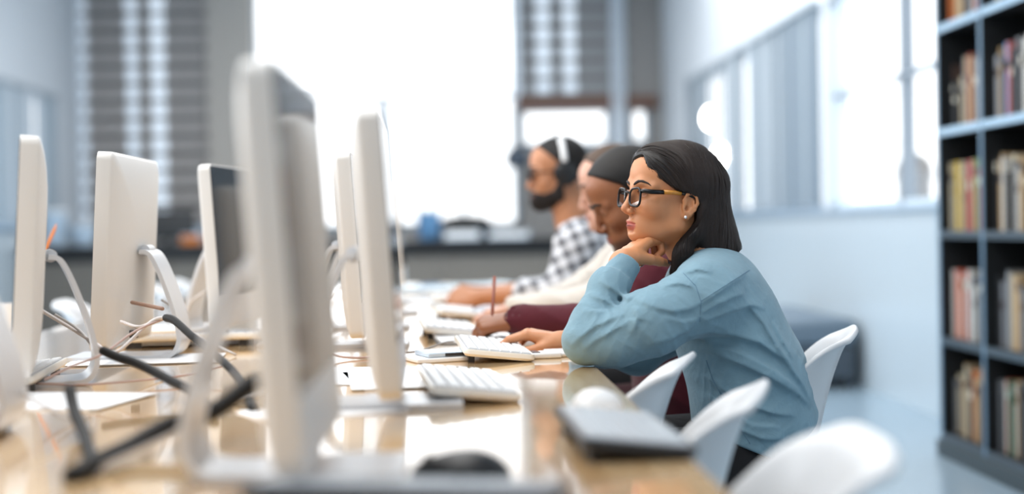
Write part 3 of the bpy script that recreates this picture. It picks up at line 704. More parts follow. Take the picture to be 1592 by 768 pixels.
# ================================================================= people
def skin_mat(name):
    m = bpy.data.materials.new(name); m.use_nodes = True; nt = m.node_tree; b = nt.nodes['Principled BSDF']
    a = nt.nodes.new('ShaderNodeAttribute'); a.attribute_name = 'Col'; nt.links.new(a.outputs['Color'], b.inputs['Base Color'])
    b.inputs['Roughness'].default_value = .48; b.inputs['Subsurface Weight'].default_value = .12; b.inputs['Subsurface Radius'].default_value = (.012, .005, .003); b.inputs['Subsurface Scale'].default_value = .6
    tc = nt.nodes.new('ShaderNodeTexCoord'); nz = nt.nodes.new('ShaderNodeTexNoise'); nz.inputs['Scale'].default_value = 900; bp = nt.nodes.new('ShaderNodeBump'); bp.inputs['Strength'].default_value = .12; bp.inputs['Distance'].default_value = .0006
    nt.links.new(tc.outputs['Object'], nz.inputs['Vector']); nt.links.new(nz.outputs['Fac'], bp.inputs['Height']); nt.links.new(bp.outputs['Normal'], b.inputs['Normal'])
    return m
M_skin = skin_mat('skin')
def cloth_mat(name, rgb, weave=1400, wr=40, ws=.5, var=.08, rough=.85):
    m = bpy.data.materials.new(name); m.use_nodes = True; nt = m.node_tree; b = nt.nodes['Principled BSDF']; L = nt.links.new
    b.inputs['Roughness'].default_value = rough; b.inputs['Sheen Weight'].default_value = .15; b.inputs['Specular IOR Level'].default_value = .25
    tc = nt.nodes.new('ShaderNodeTexCoord'); n1 = nt.nodes.new('ShaderNodeTexNoise'); n1.inputs['Scale'].default_value = 16; n1.inputs['Detail'].default_value = 10; n1.inputs['Roughness'].default_value = .7
    col = lin(rgb); mx = nt.nodes.new('ShaderNodeMix'); mx.data_type = 'RGBA'
    mx.inputs['A'].default_value = (*[v*(1-var*2) for v in col], 1); mx.inputs['B'].default_value = (*[min(1, v*(1+var*2)) for v in col], 1)
    L(tc.outputs['Object'], n1.inputs['Vector']); L(n1.outputs['Fac'], mx.inputs['Factor']); L(mx.outputs['Result'], b.inputs['Base Color'])
    n2 = nt.nodes.new('ShaderNodeTexNoise'); n2.inputs['Scale'].default_value = wr; n2.inputs['Detail'].default_value = 3; n2.inputs['Distortion'].default_value = 1.2
    n3 = nt.nodes.new('ShaderNodeTexNoise'); n3.inputs['Scale'].default_value = weave
    b1 = nt.nodes.new('ShaderNodeBump'); b1.inputs['Strength'].default_value = ws; b1.inputs['Distance'].default_value = .004
    b2 = nt.nodes.new('ShaderNodeBump'); b2.inputs['Strength'].default_value = .25; b2.inputs['Distance'].default_value = .0006
    L(tc.outputs['Object'], n2.inputs['Vector']); L(tc.outputs['Object'], n3.inputs['Vector']); L(n2.outputs['Fac'], b1.inputs['Height']); L(n3.outputs['Fac'], b2.inputs['Height'])
    L(b1.outputs['Normal'], b2.inputs['Normal']); L(b2.outputs['Normal'], b.inputs['Normal'])
    MATS[name] = m; return m
def setcol(o, cols):
    me = o.data; a = me.color_attributes.new('Col', 'FLOAT_COLOR', 'POINT'); n = len(me.vertices)
    buf = np.ones((n, 4), np.float32); buf[:, :3] = cols; a.data.foreach_set('color', buf.ravel())
def joinVF(parts):
    V = []; F = []; k = 0
    for v, f in parts: V.append(v); F.append(f+k); k += len(v)
    return np.concatenate(V), np.concatenate(F)

def head_frame(yaw, pitch, roll=0):
    """faces -X; yaw turns the face towards the camera (-Y), pitch > 0 looks down"""
    a = math.radians(yaw); p = math.radians(pitch)
    f = np.array([-math.cos(a)*math.cos(p), -math.sin(a)*math.cos(p), -math.sin(p)])
    up = np.array([-math.cos(a)*math.sin(p), -math.sin(a)*math.sin(p), math.cos(p)])
    r = math.radians(roll); l = np.cross(up, f); up = up*math.cos(r)+l*math.sin(r)
    return frame(f, up)
EAR = [(.000, .068, -.006), (.004, .073, .010), (.000, .078, .022), (-.012, .082, .027), (-.024, .084, .020), (-.028, .084, .006), (-.023, .081, -.008), (-.014, .077, -.018), (-.007, .073, -.026), (-.001, .070, -.024)]
def head_sdf(L, male=False, ears=True):
    """L: points in head space, x forward, y left, z up, origin between the ears at eye height, full-size head"""
    A = L*np.array([1, 1, 1], np.float32)
    if not male:
        q = np.minimum(A[:, 2]+.04, 0); A[:, 2] += q*.16; A[:, 0] -= q*.14
    S = A.copy(); S[:, 1] = np.abs(S[:, 1])   # S: mirrored half
    d = ell(A, (-.012, 0, .036), (.096, .074, .080))
    d = smin(d, ell(A, (.046, 0, .048), (.042, .052, .048)), .025)       # forehead
    d = smin(d, ell(A, (.030, 0, -.030), (.055, .055, .070)), .03)
    d = smin(d, ell(S, (.054, .037, -.030), (.024, .020, .020)), .025)    # cheekbone
    jw = .058 if male else .050
    d = smin(d, chain(S, [(-.004, jw, -.040), (.004, jw-.001, -.070), (.062, .016, -.102)], [.016, .015, .012 if not male else .015], .02), .028)
    d = smin(d, ell(A, (.076, 0, -.102), (.015, .018, .014)), .018)       # chin
    d = smin(d, ell(A, (.068, 0, -.072), (.024, .028, .024)), .02)        # muzzle
    d = smin(d, ell(A, (.04, 0, -.088), (.045, .036, .022)), .03)
    d = smin(d, chain(S, [(.082, .008, .016), (.079, .028, .021), (.064, .048, .014)], [.007, .0075, .007], .01), .014)   # brow
    # eye socket
    d = smax(d, -ell(S, (.092, .033, .000), (.017, .019, .012)), .014)
    ec = (.0685, .0315, -.001)
    d = smin(d, ell(S, ec, (.0150, .0150, .0142)), .006)
    sl = smax(ell(S, (.083, .0325, -.0015), (.012, .0145, .0052)), -ell(S, ec, (.0126, .0126, .0126)), .001)
    d = smax(d, -sl, .0015)
    d = smin(d, chain(S, [(.0815, .018, -.003), (.0845, .025, .0048), (.0835, .037, .0052), (.077, .0462, -.001)], [.0018, .0022, .0022, .0018], .002), .003)  # upper lid edge
    # nose
    nb = chain(A, [(.084, 0, .010), (.0935, 0, -.012), (.1030, 0, -.032)], [.0060, .0066, .0080], .006)
    d = smin(d, nb, .013); d = smin(d, ell(A, (.1040, 0, -.0365), (.0080, .0078, .0074)), .006)
    d = smin(d, ell(S, (.0945, .0108, -.0410), (.0085, .0054, .0062)), .005)
    d = smin(d, cap(A, (.100, 0, -.044), (.088, 0, -.050), .0045, .004), .006)
    d = smax(d, -ell(S, (.1000, .0065, -.0490), (.0060, .0032, .0040)), .003)
    # lips
    d = smin(d, chain(S, [(.0935, 0, -.0655), (.0915, .010, -.0660), (.082, .0225, -.0705)], [.0050, .0044, .0018], .003), .004)
    d = smin(d, chain(S, [(.0915, 0, -.0775), (.0895, .010, -.0770), (.081, .0210, -.0720)], [.0060, .0052, .0018], .003), .005)
    d = smax(d, -chain(S, [(.1015, 0, -.0712), (.097, .010, -.0714), (.0885, .0190, -.0718)], [.0021, .0017, .0010], .001), .002)
    d = smax(d, -ell(A, (.0985, 0, -.0570), (.004, .0022, .007)), .004)
    d = smax(d, -ell(A, (.0955, 0, -.0885), (.008, .016, .0045)), .010)
    if ears:
        S = (S-np.array([-.014, .074, -.019], np.float32))/1.04+np.array([-.012, .074, 0], np.float32); S[:, 0] = (S[:, 0]+.006)*1.18-.006
        e = ell(S, (-.012, .074, .000), (.017, .007, .026)); e = smin(e, ell(S, (-.006, .071, -.020), (.008, .0055, .009)), .006)
        e = smax(e, -ell(S, (-.010, .084, .004), (.012, .008, .018)), .004)
        e = smax(e, -ell(S, (-.004, .080, -.006), (.006, .010, .006)), .004)
        e = smin(e, chain(S, EAR, [.0028, .003, .0034, .0036, .0036, .0034, .0034, .0036, .0052, .0042], .003), .003)
        e = smin(e, chain(S, [(-.019, .080, .010), (-.020, .081, -.002), (-.012, .077, -.012)], [.0026, .003, .0024], .002), .003)
        e = smin(e, ell(S, (.002, .072, -.005), (.004, .003, .006)), .004)
        d = smin(d, e*1.04, .006)
    return d
def earp(p): return tuple((np.array(p)-np.array([-.012, .074, 0]))*1.04+np.array([-.014, .074, -.019]))
def surfx(y, z, male=False):
    xs = np.linspace(.12, .02, 400); P = np.stack([xs, np.full(400, y), np.full(400, z)], 1).astype(np.float32); d = head_sdf(P, male, False)
    i = int(np.argmax(d < 0)); return xs[i]

FING = {'i': (.078, .024, (.041, .024, .020), .0086), 'm': (.081, .004, (.045, .028, .021), .0088), 'r': (.076, -.0155, (.041, .026, .021), .0083), 'p': (.067, -.033, (.032, .020, .018), .0074)}
def hand_sdf(P, wrist, d, n, left, curl, thumb, s=1.0, spread=5, nails=None):
    """curl: per finger (a1,a2,a3) degrees; thumb: three directions as (along, side, palm) weights. Returns the distance."""
    d = _n(d); n = np.array(n, float); n = _n(n-d*np.dot(n, d)); u = np.cross(n, d)*(-1 if left else 1)
    wrist = np.array(wrist, float); res = None; palm = None; J = {}
    for k, f in enumerate('imrp'):
        Lm, off, ph, r = FING[f]; mcp = wrist+d*Lm*s+u*off*s-n*(.004*s if f in 'ip' else .002*s)
        c = cap(P, wrist+u*off*.55*s, mcp, .0150*s, .0112*s); palm = c if palm is None else smin(palm, c, .012*s)
        a = 0; p = mcp; sp = math.radians(spread*(1.5-k)); fd = d*math.cos(sp)+u*math.sin(sp); pts = [p]
        for q in range(3):
            a += math.radians(curl[f][q]); dr = fd*math.cos(a)-n*math.sin(a); p = p+dr*ph[q]*s; pts.append(p)
        J[f] = pts
        g = chain(P, pts, [r*1.06*s, r*s, r*.9*s, r*.76*s], .002*s)
        res = g if res is None else np.minimum(res, g)
    t0 = wrist+d*.016*s+u*.022*s-n*.008*s; pts = [t0]; p = t0
    for q, ln in enumerate((.040, .032, .025)):
        w = thumb[q]; dr = _n(d*w[0]+u*w[1]-n*w[2]); p = p+dr*ln*s; pts.append(p)
    J['t'] = pts
    th = chain(P, pts, [.0145*s, .0115*s, .0100*s, .0080*s], .004*s)
    palm = smin(palm, cap(P, wrist+u*.012*s-n*.004*s, wrist+d*.05*s+u*.012*s-n*.008*s, .014*s, .012*s), .01*s)
    hd = smin(palm, th, .010*s); hd = smin(hd, res, .006*s)
    return hd, J
def joints(*a, **k): return hand_sdf(np.zeros((1, 3), np.float32), *a, **k)[1]
def scap(P, a, b, ra, rb, sy, y0=None):
    """a capsule widened across (along Y) by 1/sy"""
    Q = P.copy(); Q[:, 1] = Q[:, 1]*sy; a = np.array(a, float); b = np.array(b, float); a[1] *= sy; b[1] *= sy
    return cap(Q, a, b, ra, rb)
def bounds(pts, m): p = np.array(pts); return p.min(0)-m, p.max(0)+m
def plane(P, p, n): n = _n(n).astype(np.float32); return (P-np.asarray(p, np.float32))@n

def legs(parent, hip, knee_x, foot_x, y, m, shoe, spreadk=.10):
    """seated legs under the table: thighs forward, shins down"""
    for s in (-1, 1):
        yy = y+s*.09; yk = y+s*spreadk
        f = lambda P: chain(P, [(hip[0], yy, hip[2]), (knee_x, yk, hip[2]+.01), (foot_x, yk, .10)], [.085, .058, .045], .03)
        V, F = isosurf(f, (min(foot_x, knee_x)-.1, yk-.12, .05), (hip[0]+.12, yk+.12, hip[2]+.12), .010); mk('trouser_leg', V, F, m, parent)
        g = lambda P: smax(smin(ell(P, (foot_x-.07, yk, .035), (.12, .045, .04)), ell(P, (foot_x, yk, .06), (.06, .04, .06)), .03), -P[:, 2]+.004, .004)
        V, F = isosurf(g, (foot_x-.22, yk-.07, -.01), (foot_x+.08, yk+.07, .14), .008); mk('shoe', V, F, shoe, parent)

# ----------------------------------------------------------------- the woman in blue
HS = .92; HC = at(1040, 306, 2.87); HR = head_frame(18.5, -6, 1)
def w2h(P): return ((P-HC.astype(np.float32))@HR.T.astype(np.float32))/HS
def h2w(p): return HC+np.array(p, float)*HS@HR
w = at
LS, LM, LE, LF, LW = w(1092, 462, 2.715), w(1010, 503, 2.69), w(912, 533, 2.70), w(935, 478, 2.73), w(972, 410, 2.775)
RS, RE, RW = w(1085, 462, 3.03), w(992, 548, 3.12), w(880, 531, 3.03)
neck_a = h2w((-.022, 0, -.055)); neck_b = w(1105, 425, 2.87)
hw_l = LW+np.array([-.004, .004, .006])
lh = dict(wrist=hw_l, d=(.56, .74, .46), n=(-.42, -.10, .90), left=True, s=.92, spread=3,
          curl={'i': (25, 98, 60), 'm': (32, 98, 60), 'r': (38, 98, 55), 'p': (44, 90, 50)}, thumb=[(.65, .15, .50), (.75, .05, .58), (.80, .0, .62)])
rh = dict(wrist=RW+np.array([-.01, 0, .0]), d=(-.93, .27, .27), n=(.27, -.10, 1), left=False, s=.93, spread=6,
          curl={'i': (30, 18, 10), 'm': (33, 20, 12), 'r': (36, 24, 14), 'p': (38, 26, 14)}, thumb=[(.75, .45, .50), (.92, .15, .42), (.98, -.05, .3)])
def w_head(P):
    d = head_sdf(w2h(P)); d = d*HS
    nk = scap(P, neck_a, neck_b, .050, .058, 1.0); d = smin(d, nk, .022)
    d = smin(d, scap(P, neck_b, neck_b+np.array([.03, 0, -.05]), .058, .075, .7), .03)
    return d
Vh, Fh = isosurf(w_head, HC-.16-np.array([0, 0, .06]), HC+.16, .0015)
def w_lhand(P):
    d, _ = hand_sdf(P, **lh); return smin(d, cap(P, hw_l, LF, .0225, .034), .012)
def w_rhand(P):
    d, _ = hand_sdf(P, **rh); return smin(d, cap(P, rh['wrist'], RW+(RE-RW)*.6, .0225, .034), .012)
J = joints(**lh); allp = sum([list(v) for v in J.values()], [])+[LW, LF]
Vl, Fl = isosurf(w_lhand, *bounds(allp, .03), .0017)
JR = joints(**rh); allp = sum([list(v) for v in JR.values()], [])+[RW, RW+(RE-RW)*.5]
Vr, Fr = isosurf(w_rhand, *bounds(allp, .03), .0017)
SP = [w(1105, 440, 2.875), w(1125, 480, 2.88), w(1158, 560, 2.885), w(1180, 640, 2.89), w(1170, 690, 2.89)]
def w_core(P):
    d = None
    for i in range(4):
        e = scap(P, SP[i], SP[i+1], .055, .055, .6); d = e if d is None else smin(d, e, .03)
    for a, b in ((LS, LE), (LE, LF), (RS, RE), (RE, RW)): d = smin(d, cap(P, a, b, .026), .03)
    return d
Vc, Fc = isosurf(w_core, *bounds([SP[0], SP[-1], LE, RE, RW, LS, RS], .14), .008)
V, F = joinVF([(Vh, Fh), (Vl, Fl), (Vr, Fr), (Vc, Fc)])
woman = mk('person', V, F, M_skin)
tag(woman, 'woman in a light blue denim shirt and glasses, chin on her hand at the keyboard', 'person')
base = np.array(lin((198, 136, 94))); col = np.tile(base, (len(V), 1))
L = w2h(Vh.astype(np.float32)); Sy = np.abs(L[:, 1])
def blob(c, r, p=1.0):
    q = (np.stack([L[:, 0], Sy, L[:, 2]], 1)-np.array(c))/np.array(r); return np.clip(1-np.sqrt((q**2).sum(1)), 0, 1)**p
hcol = col[:len(Vh)].copy()
def mixc(m, rgb): 
    global hcol
    hcol = hcol*(1-m[:, None])+np.array(lin(rgb))*m[:, None]
mixc(np.clip(blob((.066, .040, -.035), (.035, .03, .028))*.3, 0, .3), (200, 124, 88))
mixc(np.clip(blob((.090, .0, -.0715), (.016, .025, .0125))*4, 0, .85), (178, 84, 80))
mixc(np.clip(blob((.094, .0, -.0715), (.016, .024, .0022))*2, 0, .8), (96, 44, 42))
mixc(np.clip(blob((.108, .0, -.040), (.02, .02, .02))*.8, 0, .4), (194, 120, 84))
mixc(np.clip(blob((.080, .033, .000), (.014, .02, .012))*1.2, 0, .35), (150, 96, 76))
col[:len(Vh)] = hcol
for J_, k0, n_ in ((J, len(Vh), len(Vl)), (JR, len(Vh)+len(Vl), len(Vr))):
    X = V[k0:k0+n_]; c = col[k0:k0+n_]
    for f in 'imrpt':
        for jj in J_[f][1:]:
            m = np.clip(1-np.linalg.norm(X-jj, axis=1)/.014, 0, 1)*.45; c = c*(1-m[:, None])+np.array(lin((196, 120, 84)))*m[:, None]
    col[k0:k0+n_] = c
setcol(woman, col)
M_nail = mat('dark_nail_polish', (48, 30, 40), .15, coat=1.0)
def nails(J_, par, m, s=.92, flip=1, nrm=None):
    for f in 'imrpt':
        a, b = np.array(J_[f][-2]), np.array(J_[f][-1]); dr = _n(b-a); n = np.array(nrm, float) if f != 't' else np.array(nrm, float)*.4+np.array([0, -.8, .1])
        if f != 't':
            c = np.array(J_[f][-3]); pr = _n(a-c); bend = np.cross(pr, dr); n = n if np.linalg.norm(bend) < .05 else np.cross(_n(bend), dr)*-1
            if np.dot(n, c-b) < 0 and False: n = -n
        n = _n(n-dr*np.dot(n, dr)); sd = np.cross(dr, n); r = (.0080 if f == 't' else .0066)*s
        V = []; F = []; nu, nv = 6, 5
        for i in range(nu):
            for j in range(nv):
                u = -1+2*j/(nv-1); t = i/(nu-1); wd = .80*r*(1-.25*t**3)
                V.append(b+dr*(-.006+.0135*t)*s*(1 if f != 't' else 1.2)+sd*wd*u+n*(r*(1.04-.30*u*u)+.0009))
        for i in range(nu-1):
            for j in range(nv-1): F.append((i*nv+j, i*nv+j+1, (i+1)*nv+j+1, (i+1)*nv+j))
        o = mk('fingernail', V, F, m, par); q = o.modifiers.new('t', 'SOLIDIFY'); q.thickness = .0008
nails(J, woman, M_nail, nrm=lh['n']); nails(JR, woman, mat('pale_nail', (226, 178, 150), .25), nrm=rh['n'])
# eyes, brows, lashes
M_sclera = mat('eye_white', (232, 226, 220), .15, coat=1.0); M_iris = mat('brown_iris', (62, 38, 26), .1, coat=1.0); M_pupil = mat('pupil', (6, 5, 5), .05, coat=1.0)
def eye(par, H2W, R, sy, s, gaze=(1, 0, 0)):
    bm = bmesh.new(); bmesh.ops.create_uvsphere(bm, u_segments=28, v_segments=24, radius=.0125*s)
    me = bpy.data.meshes.new('eyeball'); bm.to_mesh(me); bm.free(); o = bpy.data.objects.new('eyeball', me); C.objects.link(o)
    for m in (M_sclera, M_iris, M_pupil): me.materials.append(m)
    me.polygons.foreach_set('use_smooth', [True]*len(me.polygons))
    for p in me.polygons:
        a = math.degrees(math.acos(max(-1, min(1, p.center.normalized().z)))); p.material_index = 2 if a < 10 else (1 if a < 27 else 0)
    g = _n(np.array(gaze)@R); q = Vector(g).to_track_quat('Z', 'Y'); o.rotation_mode = 'QUATERNION'; o.rotation_quaternion = q
    o.location = tuple(H2W((.0685, .0315*sy, -.001))); o.parent = par; return o
M_browhair = mat('dark_brow_hair', (30, 20, 17), .7)
for sy in (1, -1):
    eye(woman, h2w, HR, sy, HS, (1, .06*sy-.02, -.06))
    bp = [(.010, .0180), (.017, .0215), (.027, .0250), (.037, .0255), (.046, .0215), (.052, .0165)]
    MB().tube([h2w((surfx(y*sy, z)-.0002, y*sy, z)) for y, z in bp], [.0016, .0029, .0031, .0026, .0016, .0006], 8).build('eyebrow', M_browhair, woman, sharp=None)
    lp = [(.0190, -.0010), (.0240, .0036), (.0310, .0054), (.0380, .0044), (.0440, .0015), (.0480, -.0010)]
    MB().tube([h2w((max(surfx(y*sy, z+.001), .079)+.0010, y*sy, z)) for y, z in lp], [.0005, .0010, .0013, .0014, .0011, .0005], 6).build('eyelash', M_black, woman, sharp=None)
M_pearl = mat('bright_stud', (240, 236, 236), .1, metal=.6)
es = h2w(np.array(earp((-.002, .0745, -.0245)))+np.array([0, .004, 0])); o = MB().lathe([(.0001, .0035), (.0026, .0028), (.0036, 0), (.0026, -.0026), (.0001, -.003)], 14).build('ear_stud', M_pearl, None); o.location = tuple(es); tag(o, 'small bright ear stud in the ear lobe of the woman in blue', 'earring')

# hair: a smooth bob with combed strands
def bot(L): return -.174-L[:, 0]*.46
def w_hair(P):
    L = w2h(P); S = L.copy(); S[:, 1] = np.abs(S[:, 1])
    top = ell(L, (-.022, 0, .036), (.108, .0850, .0905))
    top = smin(top, ell(L, (.045, 0, .066), (.046, .052, .044)), .02)
    z = L[:, 2]; wd = .086+.008*np.clip((.02-z)/.12, 0, 1); dp = .070+.010*np.clip((.02-z)/.12, 0, 1)
    cy = (np.sqrt(((L[:, 0]+.056-.34*np.minimum(z-.02, 0))/dp)**2+(L[:, 1]/wd)**2)-1)*.078
    cy = smax(cy, L[:, 2]-.05, .04)
    # a lock that falls forward of the neck
    lock = chain(L, [(-.036, .072, -.030), (-.022, .074, -.075), (-.006, .072, -.120), (.006, .066, -.165)], [.014, .017, .017, .012], .02)
    d = smin(smin(top, cy, .035), lock, .022)
    d = smax(d, bot(L)-L[:, 2], .010)
    # cut the face free: everything in front of the hairline
    x, y, zz = L[:, 0], S[:, 1], L[:, 2]
    # hairline front limit along height (at the side and at the middle)
    fx = np.interp(zz, [-.22, -.165, -.10, -.066, -.048, -.012, .000, .012, .030, .055, .078, .098, .125], [.050, .036, .006, -.024, -.037, -.037, -.026, .018, .038, .062, .078, .092, .12])
    part = -.012
    fx = fx+np.where(zz > .05, .010*np.clip(1-np.abs(L[:, 1]-part)/.03, 0, 1), 0)
    fx = fx+.016*np.clip((y-.022)/.018, 0, 1)*np.clip((zz-.015)/.02, 0, 1)*np.clip((.10-zz)/.02, 0, 1)
    d = smax(d, (x-fx)*.75, .005)
    # hollow for head and neck below
    inner = (np.sqrt(((L[:, 0]-.005)/.07)**2+(L[:, 1]/.062)**2)-1)*.06
    d = smax(d, -smax(inner, L[:, 2]+.02, .01), .006)
    # parting groove
    pg = cap(L, (.10, part, .095), (-.03, part, .136), .0025); d = smax(d, -pg, .004)
    # combed relief
    d = d*HS; return d-.00035*np.sin(L[:, 0]*430+L[:, 1]*300+L[:, 2]*90+2*np.sin(L[:, 2]*30)+2*np.sin(L[:, 0]*90))*np.clip((.12-np.abs(zz))/.05, 0, 1)
Vx, Fx = isosurf(w_hair, HC-.185-np.array([0, 0, .02]), HC+.175, .0025)
def hair_mat(name, rgb, rough=.40):
    m = bpy.data.materials.new(name); m.use_nodes = True; nt = m.node_tree; b = nt.nodes['Principled BSDF']
    b.inputs['Base Color'].default_value = (*lin(rgb), 1); b.inputs['Roughness'].default_value = rough; b.inputs['Specular IOR Level'].default_value = .35
    b.inputs['Anisotropic'].default_value = .6; return m
M_hair = hair_mat('dark_brown_hair', (26, 20, 18)); M_strand = hair_mat('dark_hair_strand', (44, 34, 30), .38)
hair = mk('hair', Vx, Fx, M_hair, woman)
def strands(n, side):
    t = rng.random(n); x = .085-.145*t; part = -.012
    Lp = np.stack([x, np.full(n, part)+side*(.003+.004*rng.random(n)), .20+0*t], 1)
    if True:
        k = int(n*.55); a = rng.uniform(-.12, .085, k); zz = rng.uniform(-.13, .115, k)      # extra roots scattered over the side
        Lp[:k] = np.stack([a, side*np.full(k, .12), zz], 1)
    W = HC+Lp*HS@HR; f = lambda X: w_hair(X.astype(np.float32))
    def grad(X):
        e = .0015; g = np.stack([f(X+np.eye(3)[i]*e)-f(X-np.eye(3)[i]*e) for i in range(3)], 1); return g/(np.linalg.norm(g, axis=1, keepdims=True)+1e-9)
    c0 = HC+np.array([-.02, 0, .03])@HR*HS
    for _ in range(14):                                        # drop the roots onto the surface
        dv = c0-W; dv /= np.linalg.norm(dv, axis=1, keepdims=True); dv2 = np.where((np.arange(n) < int(n*.55))[:, None], (np.array([0, -side, 0])@HR)[None], (np.array([0, 0, -1.])@HR)[None])
        W = W+dv2*np.clip(f(W), -.02, .05)[:, None]*.8
    good = np.abs(f(W)) < .0012; Lw = (W-HC)@HR.T/HS; good &= ~((Lw[:, 0] > .02) & (Lw[:, 2] < .02))
    off = rng.uniform(.0000, .0016, n); wob = rng.uniform(-.10, .10, n); paths = [W.copy()]
    for s in range(34):
        L = (W-HC)@HR.T/HS; a = 1.5*np.clip((L[:, 0]+.035)/.10, 0, 1)*np.clip((L[:, 2]+.02)/.05, 0, 1)
        lat = np.clip((L[:, 2]-.08)/.03, 0, 1)*side
        dl = np.stack([-a+wob, lat*1.2, -np.ones(n)*(1-.5*np.abs(lat))], 1); D = dl@HR
        g = grad(W); D = D-g*np.einsum('ij,ij->i', D, g)[:, None]; D /= np.linalg.norm(D, axis=1, keepdims=True)+1e-9
        W = W+D*.0070; g = grad(W); W = W-g*(f(W)-off)[:, None]; paths.append(W.copy())
    P = np.stack(paths, 1); L = (P-HC)@HR.T/HS
    VV = []; FF = []; kk = 0
    lim = rng.uniform(-.004, .007, n)
    for i in range(n):
        if not good[i]: continue
        ok = L[i, :, 2] > bot(L[i])-lim[i]; m = int(np.argmin(ok)) if not ok.all() else len(ok)
        step = np.linalg.norm(np.diff(P[i], axis=0), axis=1) > .0105
        if step.any(): m = min(m, int(np.argmax(step))+1)
        if m < 5: continue
        Q = P[i, :m]; T = np.gradient(Q, axis=0); T /= np.linalg.norm(T, axis=1, keepdims=True)+1e-9
        o = Q-c0; sd = np.cross(T, o); sd /= np.linalg.norm(sd, axis=1, keepdims=True)+1e-9; up = np.cross(sd, T)
        r = .00055*np.interp(np.linspace(0, 1, m), [0, .1, .8, 1], [.3, 1, 1, .15])[:, None]
        tri = np.stack([Q+sd*r, Q+up*r*1.2, Q-sd*r], 1).reshape(-1, 3); VV.append(tri)
        ii = np.arange(m-1)[:, None]*3+kk
        for a, b in ((0, 1), (1, 2)): FF.append(np.concatenate([ii+a, ii+b, ii+3+b, ii+3+a], 1))
        kk += 3*m
    return np.concatenate(VV), np.concatenate(FF)
VV, FF = joinVF([strands(2600, 1), strands(900, -1)])
st = mk('hair_strands', VV, FF, M_strand, woman); st['kind'] = 'stuff'

# glasses
gl = empty('glasses', tuple(h2w((.092, 0, 0)))); tag(gl, 'black glasses with honey brown temples worn by the woman in blue', 'glasses')
GO = h2w((.092, 0, 0)); M_gblack = mat('black_acetate', (9, 9, 11), .3, spec=.35); M_amber = mat('honey_brown_acetate', (190, 130, 52), .25, noise=(160, .35)); M_lens = glass_mat('spectacle_lens', refl=.22)
gh = lambda p: h2w(p)-GO
for sy in (1, -1):
    ring = [(.0, y, z) for y, z in rrect(.0445, .0385, .0135, 5)]
    def rim(p): y = p[1]+.0325; return gh((.1000-.030*max(0, y-.01)-2.2*max(0, y-.02)**2, y*sy, p[2]*(1+.10*p[1]/.024)-.0105))
    pts = [rim(p) for p in ring]+[rim(ring[0]), ]
    MB().tube(pts, .0023, 8, caps=False).build('rim', M_gblack, gl, sharp=None)
    n = len(ring); V = [rim(p)+gh((0.092, 0, 0))*0 for p in ring]
    mk('lens', V, [tuple(range(n))], M_lens, gl, smooth=False)
    MB().tube([gh((.0945, .0530*sy, 0.0030)), gh((.090, .0610*sy, 0.0035)), gh((.078, .0680*sy, 0.0030)), gh((.050, .0725*sy, 0.0045))], [.0038, .0048, .0050, .0046], 8).build('temple_front', M_gblack, gl, sharp=None)
    MB().tube([gh((.051, .0725*sy, 0.0046)), gh((.026, .0745*sy, .0060)), gh((.010, .0755*sy, .0050))], [.0046, .0042, .0037], 8).build('temple_inlay', M_amber, gl, sharp=None)
    MB().tube([gh((.010, .0755*sy, .0050)), gh((-.006, .0780*sy, .0045)), gh((-.024, .0800*sy, -.002)), gh((-.040, .0790*sy, -.020))], [.0030, .0026, .0024, .0018], 8).build('temple_end', M_gblack, gl, sharp=None)
MB().tube([gh((.0995, .0105, -0.0020)), gh((.1035, .004, 0.0002)), gh((.1035, -.004, 0.0002)), gh((.0995, -.0105, -0.0020))], [.0020, .0018, .0018, .0020], 8).build('bridge', M_gblack, gl, sharp=None)

# denim shirt
def tor(P):
    d = scap(P, w(1108, 455, 2.875), w(1126, 500, 2.88), .096, .100, .62)
    d = smin(d, scap(P, w(1126, 500, 2.88), w(1158, 575, 2.885), .100, .112, .64), .05)
    d = smin(d, scap(P, w(1158, 575, 2.885), w(1172, 650, 2.89), .110, .118, .66), .04)
    d = smin(d, scap(P, w(1172, 650, 2.89), w(1168, 700, 2.89), .118, .116, .66), .03)
    d = smin(d, cap(P, w(1098, 450, 2.76), w(1098, 450, 3.0), .054), .06)
    d = smin(d, cap(P, w(1102, 456, 2.87), w(1098, 443, 2.87), .062, .056), .03)
    d = smin(d, cap(P, w(1118, 455, 2.87), w(1134, 495, 2.87), .050, .058), .05)
    return d
def shirt0(P):
    d = tor(P)
    d = smin(d, chain(P, [LS, LM, w(958, 531, 2.69), LE], [.066, .059, .043, .0425], .03), .035)
    d2 = chain(P, [LE+np.array([-.006, .0, .004]), w(921, 500, 2.715), w(946, 446, 2.75), w(961, 428, 2.765)], [.0400, .037, .0345, .033], .02)
    d = smin(d, d2, .014)
    d = smin(d, chain(P, [RS, w(1040, 510, 3.10), RE, w(935, 540, 3.07), w(889, 533, 3.035)], [.062, .055, .045, .038, .031], .03), .03)
    return d
CD = _n(w(977, 404, 2.783)-w(954, 440, 2.758))
CP = w(956, 437, 2.760)
def ring_plane(P, p, n): return plane(P, p, n)
def shirt1(P):
    d = shirt0(P)
    cu = cap(P, CP-CD*.004, CP+CD*.070, .0325, .0290); cu = smax(cu, plane(P, CP+CD*.050, CD), .003); cu = smax(cu, -plane(P, CP-CD*.002, CD), .004)
    d = smin(smax(d, plane(P, CP+CD*.008, CD)+(np.linalg.norm(P-CP.astype(np.float32), axis=1) > .09)*(-9), .006), cu, .003)
    cu2 = cap(P, w(893, 533, 3.035), w(876, 531, 3.03), .0335, .0325); cu2 = smax(cu2, plane(P, w(878, 531, 3.03), _n(w(878, 531, 3.03)-w(893, 533, 3.035))), .003)
    return smin(d, cu2, .003)
